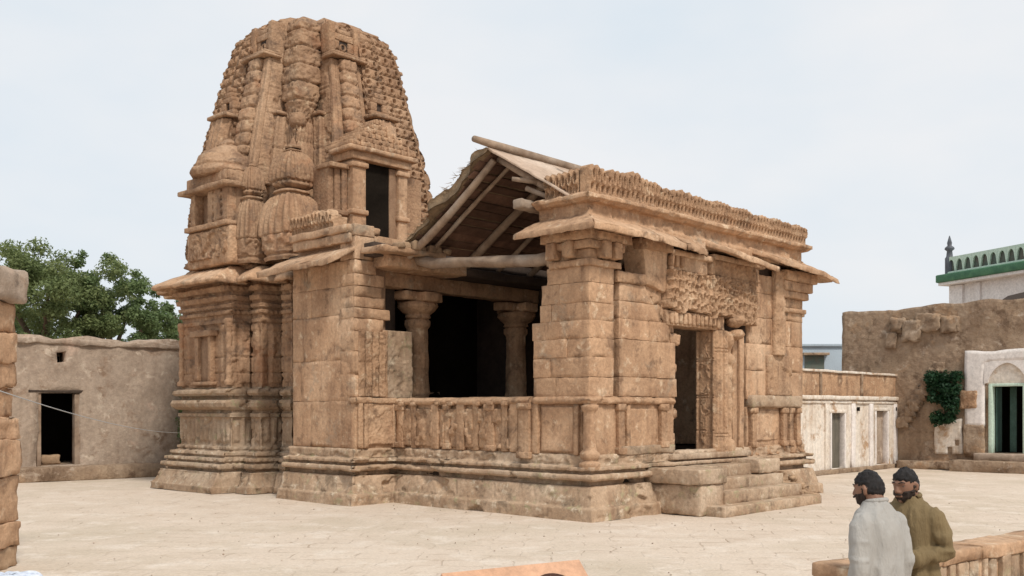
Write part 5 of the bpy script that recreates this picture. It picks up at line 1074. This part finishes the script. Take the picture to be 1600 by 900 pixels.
for s in (.12, bl - .12):
    q = bpnt(s, .3, -.03); tube('post', [(q[0], q[1], -.02), tuple(q)], .025, 'dark_wood', sb, 8)
def flat(name, pts, mt, h=.003): return pyd(name, [tuple(bpnt(s, v, h)) for s, v in pts], [tuple(range(len(pts)))], mt, sb)
cxb = bl * .72; n = 18
ring = []; 
for k in range(n): a = math.pi * k / n; b = math.pi * (k + 1) / n; ring.append([(cxb + R_ * math.cos(q), .24 - R_ * math.sin(q) * .95) for R_, q in ((.17, a), (.17, b), (.135, b), (.135, a))])
V = []; F = []
for q in ring: F.append(tuple(range(len(V), len(V) + 4))[::-1]); V += [tuple(bpnt(s, v, .003)) for s, v in q]
pyd('arch_emblem', V, F, 'sign_mark', sb)
flat('emblem_disc', [(cxb + .133 * math.cos(math.pi * k / 20), .24 - .125 * math.sin(math.pi * k / 20)) for k in range(21)], 'sign_inner')
flat('emblem_spire', [(cxb - .045, .24), (cxb + .045, .24), (cxb + .02, .16), (cxb, .1), (cxb - .02, .16)], 'sign_tan', .006)
for k in range(6): s = bl * .3 + k * .036; flat('lettering', [(s, .22), (s + .024, .22), (s + .024, .15 + .02 * (k % 2)), (s, .15 + .02 * ((k + 1) % 2))], 'sign_mark')
# ---- scattered grit on the courtyard
r = np.random.default_rng(5); n = 260; P = np.stack([r.uniform(-9, 11, n), r.uniform(9.5, 24, n), np.zeros(n)], -1); s = r.uniform(.008, .022, n) * (1 + (r.random(n) > .97) * 1.2)
oct_ = np.array([(1, 0, 0), (0, 1, 0), (-1, 0, 0), (0, -1, 0), (0, 0, .7), (0, 0, -.5)], float); tri = [(0, 1, 4), (1, 2, 4), (2, 3, 4), (3, 0, 4), (1, 0, 5), (2, 1, 5), (3, 2, 5), (0, 3, 5)]
V = (P[:, None, :] + (oct_[None] * r.uniform(.6, 1.4, (n, 6, 1))) * s[:, None, None]); F = [tuple(t_ + 6 * i for t_ in f) for i in range(n) for f in tri]
tag(pyd('gravel', V.reshape(-1, 3), F, 'mud_wall'), 'loose grit scattered over the courtyard ground', 'gravel', kind='stuff')

# ================================================================== THE TWO MEN
def ev(o):
    dg = bpy.context.evaluated_depsgraph_get(); me = bpy.data.meshes.new_from_object(o.evaluated_get(dg)); return me
def fuse(name, parts, voxel, mt, parent, smooth_it=4, fold=None):
    """join closed shapes into one continuous surface"""
    bm = bmesh.new()
    for V, F in parts:
        vs = [bm.verts.new(tuple(v)) for v in V]
        for f in F: bm.faces.new([vs[k] for k in f])
    me = bpy.data.meshes.new(name + '_src'); bm.to_mesh(me); bm.free(); o = bpy.data.objects.new(name + '_src', me); COL.objects.link(o)
    m = o.modifiers.new('r', 'REMESH'); m.mode = 'VOXEL'; m.voxel_size = voxel; m.use_smooth_shade = True
    m = o.modifiers.new('s', 'SMOOTH'); m.factor = .5; m.iterations = smooth_it
    me2 = ev(o); bpy.data.objects.remove(o); bpy.data.meshes.remove(me)
    if fold is not None:
        n = len(me2.vertices); co = np.empty(n * 3, np.float32); me2.vertices.foreach_get('co', co); no = np.empty(n * 3, np.float32); me2.vertices.foreach_get('normal', no)
        co = co.reshape(-1, 3); no = no.reshape(-1, 3); co = co + no * fold(co)[:, None]; me2.vertices.foreach_set('co', co.astype(np.float32).ravel()); me2.update()
    me2.name = name; me2.materials.clear(); return link(name, me2, mt, parent, True)
def chain(pts, rad, n=14, ell=None):
    """closed round-ended tapered tube through points; ell = (sx, sy) flattens it in x/y"""
    P = [Vector(p) for p in pts]; R0 = list(rad); d0 = (P[0] - P[1]).normalized(); d1 = (P[-1] - P[-2]).normalized()
    P2 = [P[0] + d0 * R0[0] * .75] + P + [P[-1] + d1 * R0[-1] * .75]; R2 = [R0[0] * .55] + R0 + [R0[-1] * .55]; V = []; k = len(P2)
    for i in range(k):
        t = (P2[min(i + 1, k - 1)] - P2[max(i - 1, 0)]).normalized(); a = t.cross(Vector((0, 1, 0.02)) if abs(t.y) < .9 else Vector((1, 0, 0))).normalized(); b = t.cross(a)
        for q in range(n):
            an = 2 * math.pi * q / n; v = (a * math.cos(an) + b * math.sin(an)) * R2[i]
            if ell: v = Vector((v.x * ell[0], v.y * ell[1], v.z))
            V.append(tuple(P2[i] + v))
    F = [(i * n + q, i * n + (q + 1) % n, (i + 1) * n + (q + 1) % n, (i + 1) * n + q) for i in range(k - 1) for q in range(n)] + [tuple(range(n))[::-1], tuple((k - 1) * n + q for q in range(n))]
    return V, F
def rings(rs, n=28):
    V = []; F = []
    for (z, cx_, cy, rx, ry) in rs:
        for q in range(n): an = 2 * math.pi * q / n; V.append((cx_ + rx * math.cos(an), cy + ry * math.sin(an), z))
    k = len(rs); F = [(i * n + q, i * n + (q + 1) % n, (i + 1) * n + (q + 1) % n, (i + 1) * n + q) for i in range(k - 1) for q in range(n)] + [tuple(range(n))[::-1], tuple((k - 1) * n + q for q in range(n))]
    return V, F
def head_r(d):     # radius of the head in direction d (unit), facing -y
    x, y, z = d[..., 0], d[..., 1], d[..., 2]
    r = 1 / np.sqrt((x / .076) ** 2 + (y / .098) ** 2 + (z / .122) ** 2)
    jaw = sst(-.1, -.9, z); r = r * (1 - .10 * jaw * np.abs(x)) ; r = r * (1 - .16 * sst(-.2, -.8, z) * sst(-.1, .7, y)); r = r * (1 + .07 * sst(-.4, -.75, z) * sst(-.1, -.6, y))
    return r
def sphere_dirs(nu=48, nv=32):
    th = np.linspace(0, 2 * np.pi, nu, endpoint=False); ph = np.linspace(-np.pi / 2 + .04, np.pi / 2 - .04, nv); T_, Pp = np.meshgrid(th, ph, indexing='ij')
    return np.stack([np.cos(Pp) * np.cos(T_), np.cos(Pp) * np.sin(T_), np.sin(Pp)], -1), gridq(nu, nv, True), nu, nv
def shell(mask_fn, lift, sink=.90, rough=.004, seed=0):
    d, Q, nu, nv = sphere_dirs(64, 44); r = head_r(d); m = mask_fn(d); s = sink + (1 + lift - sink) * m; V = d * (r * s)[..., None]; V = V + d * (fbm(V * 60, seed, 3) * rough * m)[..., None]
    return V.reshape(-1, 3), Q
def hand(wr, dr, side, curl=.5):
    """palm and five bent fingers; wr wrist, dr direction of the hand, side = towards the thumb"""
    dr = Vector(dr).normalized(); side = Vector(side); side = (side - dr * side.dot(dr)).normalized(); pn = dr.cross(side); parts = []
    wr = Vector(wr); pc = wr + dr * .085
    parts.append(chain([wr, wr + dr * .045 + side * .006, pc], [.026, .034, .036], 12))
    parts.append(chain([wr + dr * .05 - side * .022, pc - side * .026], [.018, .017], 10)); parts.append(chain([wr + dr * .05 + side * .022, pc + side * .026], [.018, .017], 10))
    for i, (o_, l) in enumerate(((.030, .070), (.010, .080), (-.010, .074), (-.029, .058))):
        b = pc + side * o_; p = [b]; d_ = dr.copy()
        for q in range(3): d_ = (d_ + pn * curl * .55).normalized(); p.append(p[-1] + d_ * l * (.42, .33, .25)[q])
        parts.append(chain(p, [.0105, .010, .009, .0075], 8))
    tb = wr + dr * .03 + side * .028; parts.append(chain([tb, tb + (side * .7 + dr * .7) * .035, tb + (side * .5 + dr * .9 + pn * .35) * .062, tb + (side * .25 + dr + pn * .5) * .082], [.014, .0125, .0115, .009], 8))
    return parts
def man(loc, rz, label, kurta, headyaw, arms, lean=0.0, seed=0, tilt=0.0):
    t = thing('person', label, 'person', loc, rz)
    hd = Matrix.Translation((0, -.045 + lean, 1.60)) @ Matrix.Rotation(headyaw, 4, 'Z') @ Matrix.Rotation(tilt, 4, 'X')
    tr = lambda V: [tuple(hd @ Vector(v)) for v in np.asarray(V).reshape(-1, 3)]
    d, Q, nu, nv = sphere_dirs(); HV = (d * head_r(d)[..., None]).reshape(-1, 3); caps = [tuple(i * nv for i in range(nu))[::-1], tuple(i * nv + nv - 1 for i in range(nu))]
    parts = [(tr(HV), [tuple(q) for q in Q] + caps)]
    def cp(p, r_, n=10): V, F = chain(p, r_, n); return tr(V), F
    parts += [cp([(0, -.088, .028), (0, -.105, .0), (0, -.113, -.022)], [.010, .0125, .016]), cp([(-.014, -.1, -.028), (.014, -.1, -.028)], [.012, .012]),
              cp([(-.045, -.08, .034), (-.015, -.09, .036), (.015, -.09, .036), (.045, -.08, .034)], [.011, .013, .013, .011]), cp([(-.022, -.092, -.058), (.022, -.092, -.058)], [.010, .010]), cp([(-.012, -.070, -.096), (.012, -.070, -.096)], [.014, .014])]
    for s in (-1, 1): parts += [cp([(s * .077, .006, .022), (s * .083, .016, .004), (s * .08, .01, -.03)], [.013, .015, .010])]
    parts.append(chain([(0, .0 + lean * .5, 1.40), (0, .005 + lean * .8, 1.50), (0, -.012 + lean, 1.57)], [.08, .068, .062]))
    parts.append(rings([(.86, 0, 0, .155, .10), (.95, 0, 0, .165, .11), (1.1, 0, 0, .14, .095), (1.3, 0, lean * .4, .165, .11), (1.42, 0, lean * .5, .15, .085), (1.46, 0, lean * .5, .08, .05)]))
    for s in (-1, 1): parts.append(chain([(s * .09, 0, .9), (s * .1, -.01, .5), (s * .1, .01, .1), (s * .1, -.0, .06)], [.08, .055, .038, .04])); parts.append(chain([(s * .1, .03, .045), (s * .105, -.08, .035), (s * .11, -.15, .03)], [.04, .042, .03]))
    for (sh_, el, wr, hd_dir, sd_, cu) in arms:
        parts.append(chain([sh_, el], [.05, .04])); parts.append(chain([el, wr], [.04, .027])); parts += hand(wr, hd_dir, sd_, cu)
    fuse('body', parts, .0065, 'skin', t, 3)
    hair = lambda q: np.clip(np.maximum(sst(.46, .60, q[..., 2] - .06 * sst(-.3, -.8, q[..., 1]) + .10 * fbm(q * 6, 2, 2) + .12 * sst(.3, .7, np.abs(q[..., 0]))), sst(-.05, .25, q[..., 1] + .25 * q[..., 2] - .02) * sst(-.88, -.74, q[..., 2])) - 1.0 * ((np.abs(q[..., 0]) > .85) & (q[..., 2] < .12) & (q[..., 2] > -.45) & (q[..., 1] < .26)), 0, 1)
    V, Q = shell(hair, .10, seed=seed, rough=.007); quads('hair', tr(V), Q, 'hair', t, True)
    brd = lambda q: sst(.05, -.12, q[..., 1]) * sst(-.22, -.36, q[..., 2] + .38 * np.maximum(0, -q[..., 1] - .55) * (1 - sst(.2, .45, np.abs(q[..., 0])) * 1.4)) + sst(.55, .75, np.abs(q[..., 0])) * sst(.12, .0, q[..., 1]) * sst(.25, .1, q[..., 2]) * sst(-.4, -.1, q[..., 1])
    V, Q = shell(lambda q: np.clip(brd(q) * (1 + .5 * fbm(q * 9, 4, 2)), 0, 1), .10, seed=seed + 3, rough=.009); quads('beard', tr(V), Q, 'beard', t, True)
    V, F = chain([(-.028, -.106, -.043), (0, -.113, -.039), (.028, -.106, -.043)], [.007, .009, .007], 8); pyd('moustache', tr(V), F, 'beard', t, True)
    for s in (-1, 1):
        V, F = chain([(s * .032 - .008, -.0805, .016), (s * .032 + .008, -.0805, .016)], [.0065, .0065], 8); pyd('eye', tr(V), F, 'eye', t, True)
        V, F = chain([(s * .032, -.0845, .016), (s * .032, -.083, .015)], [.0042, .0042], 8); pyd('pupil', tr(V), F, 'hair', t, True)
        V, F = chain([(s * .014, -.1, .040), (s * .034, -.096, .046), (s * .054, -.08, .040)], [.003, .0042, .0028], 8); pyd('eyebrow', tr(V), F, 'hair', t, True)
    # long shirt with sleeves as one garment
    L_ = lean
    kp = [rings([(.50, 0, .0, .235, .18), (.58, 0, .0, .23, .175), (.8, 0, 0, .208, .155), (1.0, 0, 0, .188, .138), (1.15, 0, L_ * .2, .182, .132), (1.3, 0, L_ * .35, .19, .132), (1.385, 0, L_ * .45, .20, .122), (1.44, 0, L_ * .55, .178, .106), (1.475, 0, L_ * .65, .115, .09), (1.525, 0, L_ * .8, .076, .078)])]
    for (sh_, el, wr, *_r) in arms:
        e = Vector(el); w2 = Vector(wr); s_ = Vector(sh_); m1 = s_.lerp(e, .5); m2 = e.lerp(w2, .5); kp.append(chain([s_, m1, e, m2, w2], [.066, .070, .064, .060, .054], 16))
    def fold(co):
        lowz = sst(1.45, .8, co[:, 2]); an = np.arctan2(co[:, 1], co[:, 0])
        rid = 1 - np.abs(vn(co * np.array((13, 13, 2.0)), seed)) * 2; rid2 = 1 - np.abs(vn(co * np.array((24, 24, 5.0)), seed + 4)) * 2
        arm = sst(.19, .23, np.abs(co[:, 0])); ar = 1 - np.abs(vn(co * np.array((9, 9, 17)), seed + 8)) * 2
        return .010 * np.sin(an * 7 + 2.5 * vn(co * 3, seed)) * lowz + (.015 * rid * (.45 + .55 * lowz) + .008 * rid2) * (1 - .5 * arm) + .010 * ar * arm
    fuse('shirt', kp, .011, kurta, t, 5, fold)
    V, F = chain([(.07 * math.cos(q), .005 + L_ * .8 + .066 * math.sin(q), 1.525 + .012 * math.sin(q)) for q in np.linspace(-1.2, 4.34, 14)], [.017] * 14, 8); pyd('collar', V, F, kurta, t, True)
    tp = [chain([(s * .10, 0, .75), (s * .11, 0, .45), (s * .105, .0, .10)], [.11, .10, .075]) for s in (-1, 1)]
    fuse('trousers', tp, .014, kurta, t, 3, lambda co: .008 * vn(co * 9, seed))
    for s in (-1, 1):
        V, F = chain([(s * .1, .045, .04), (s * .105, -.07, .035), (s * .112, -.17, .03)], [.046, .048, .036], 12); pyd('shoe', [(x, y, max(0.0, z)) for x, y, z in V], F, 'leather', t, True)
    return t
# man seen from behind, both arms hanging
man((2.50, 6.85, 0), R(-148), 'man in pale grey long shirt seen from behind, head turned aside', 'cloth_grey', R(10),
    [((-.178, 0, 1.39), (-.225, .03, 1.11), (-.225, -.03, .85), (0, -.1, -1), (0, -1, 0), .35), ((.178, 0, 1.39), (.225, .03, 1.11), (.225, -.03, .85), (0, -.1, -1), (0, -1, 0), -.35)], -.03, 3, R(8))
# man facing him, left forearm held across his front
man((2.90, 7.3, 0), R(-52), 'bearded man in olive brown shirt with forearm held across his waist', 'cloth_olive', R(-4),
    [((-.178, 0, 1.39), (-.25, .02, 1.14), (-.10, -.22, 1.08), (.8, -.5, 0), (0, -.3, 1), .5), ((.178, 0, 1.39), (.245, .05, 1.14), (.06, -.24, 1.07), (-1, -.35, 0), (0, -.3, 1), -.5)], -.02, 7, R(10))
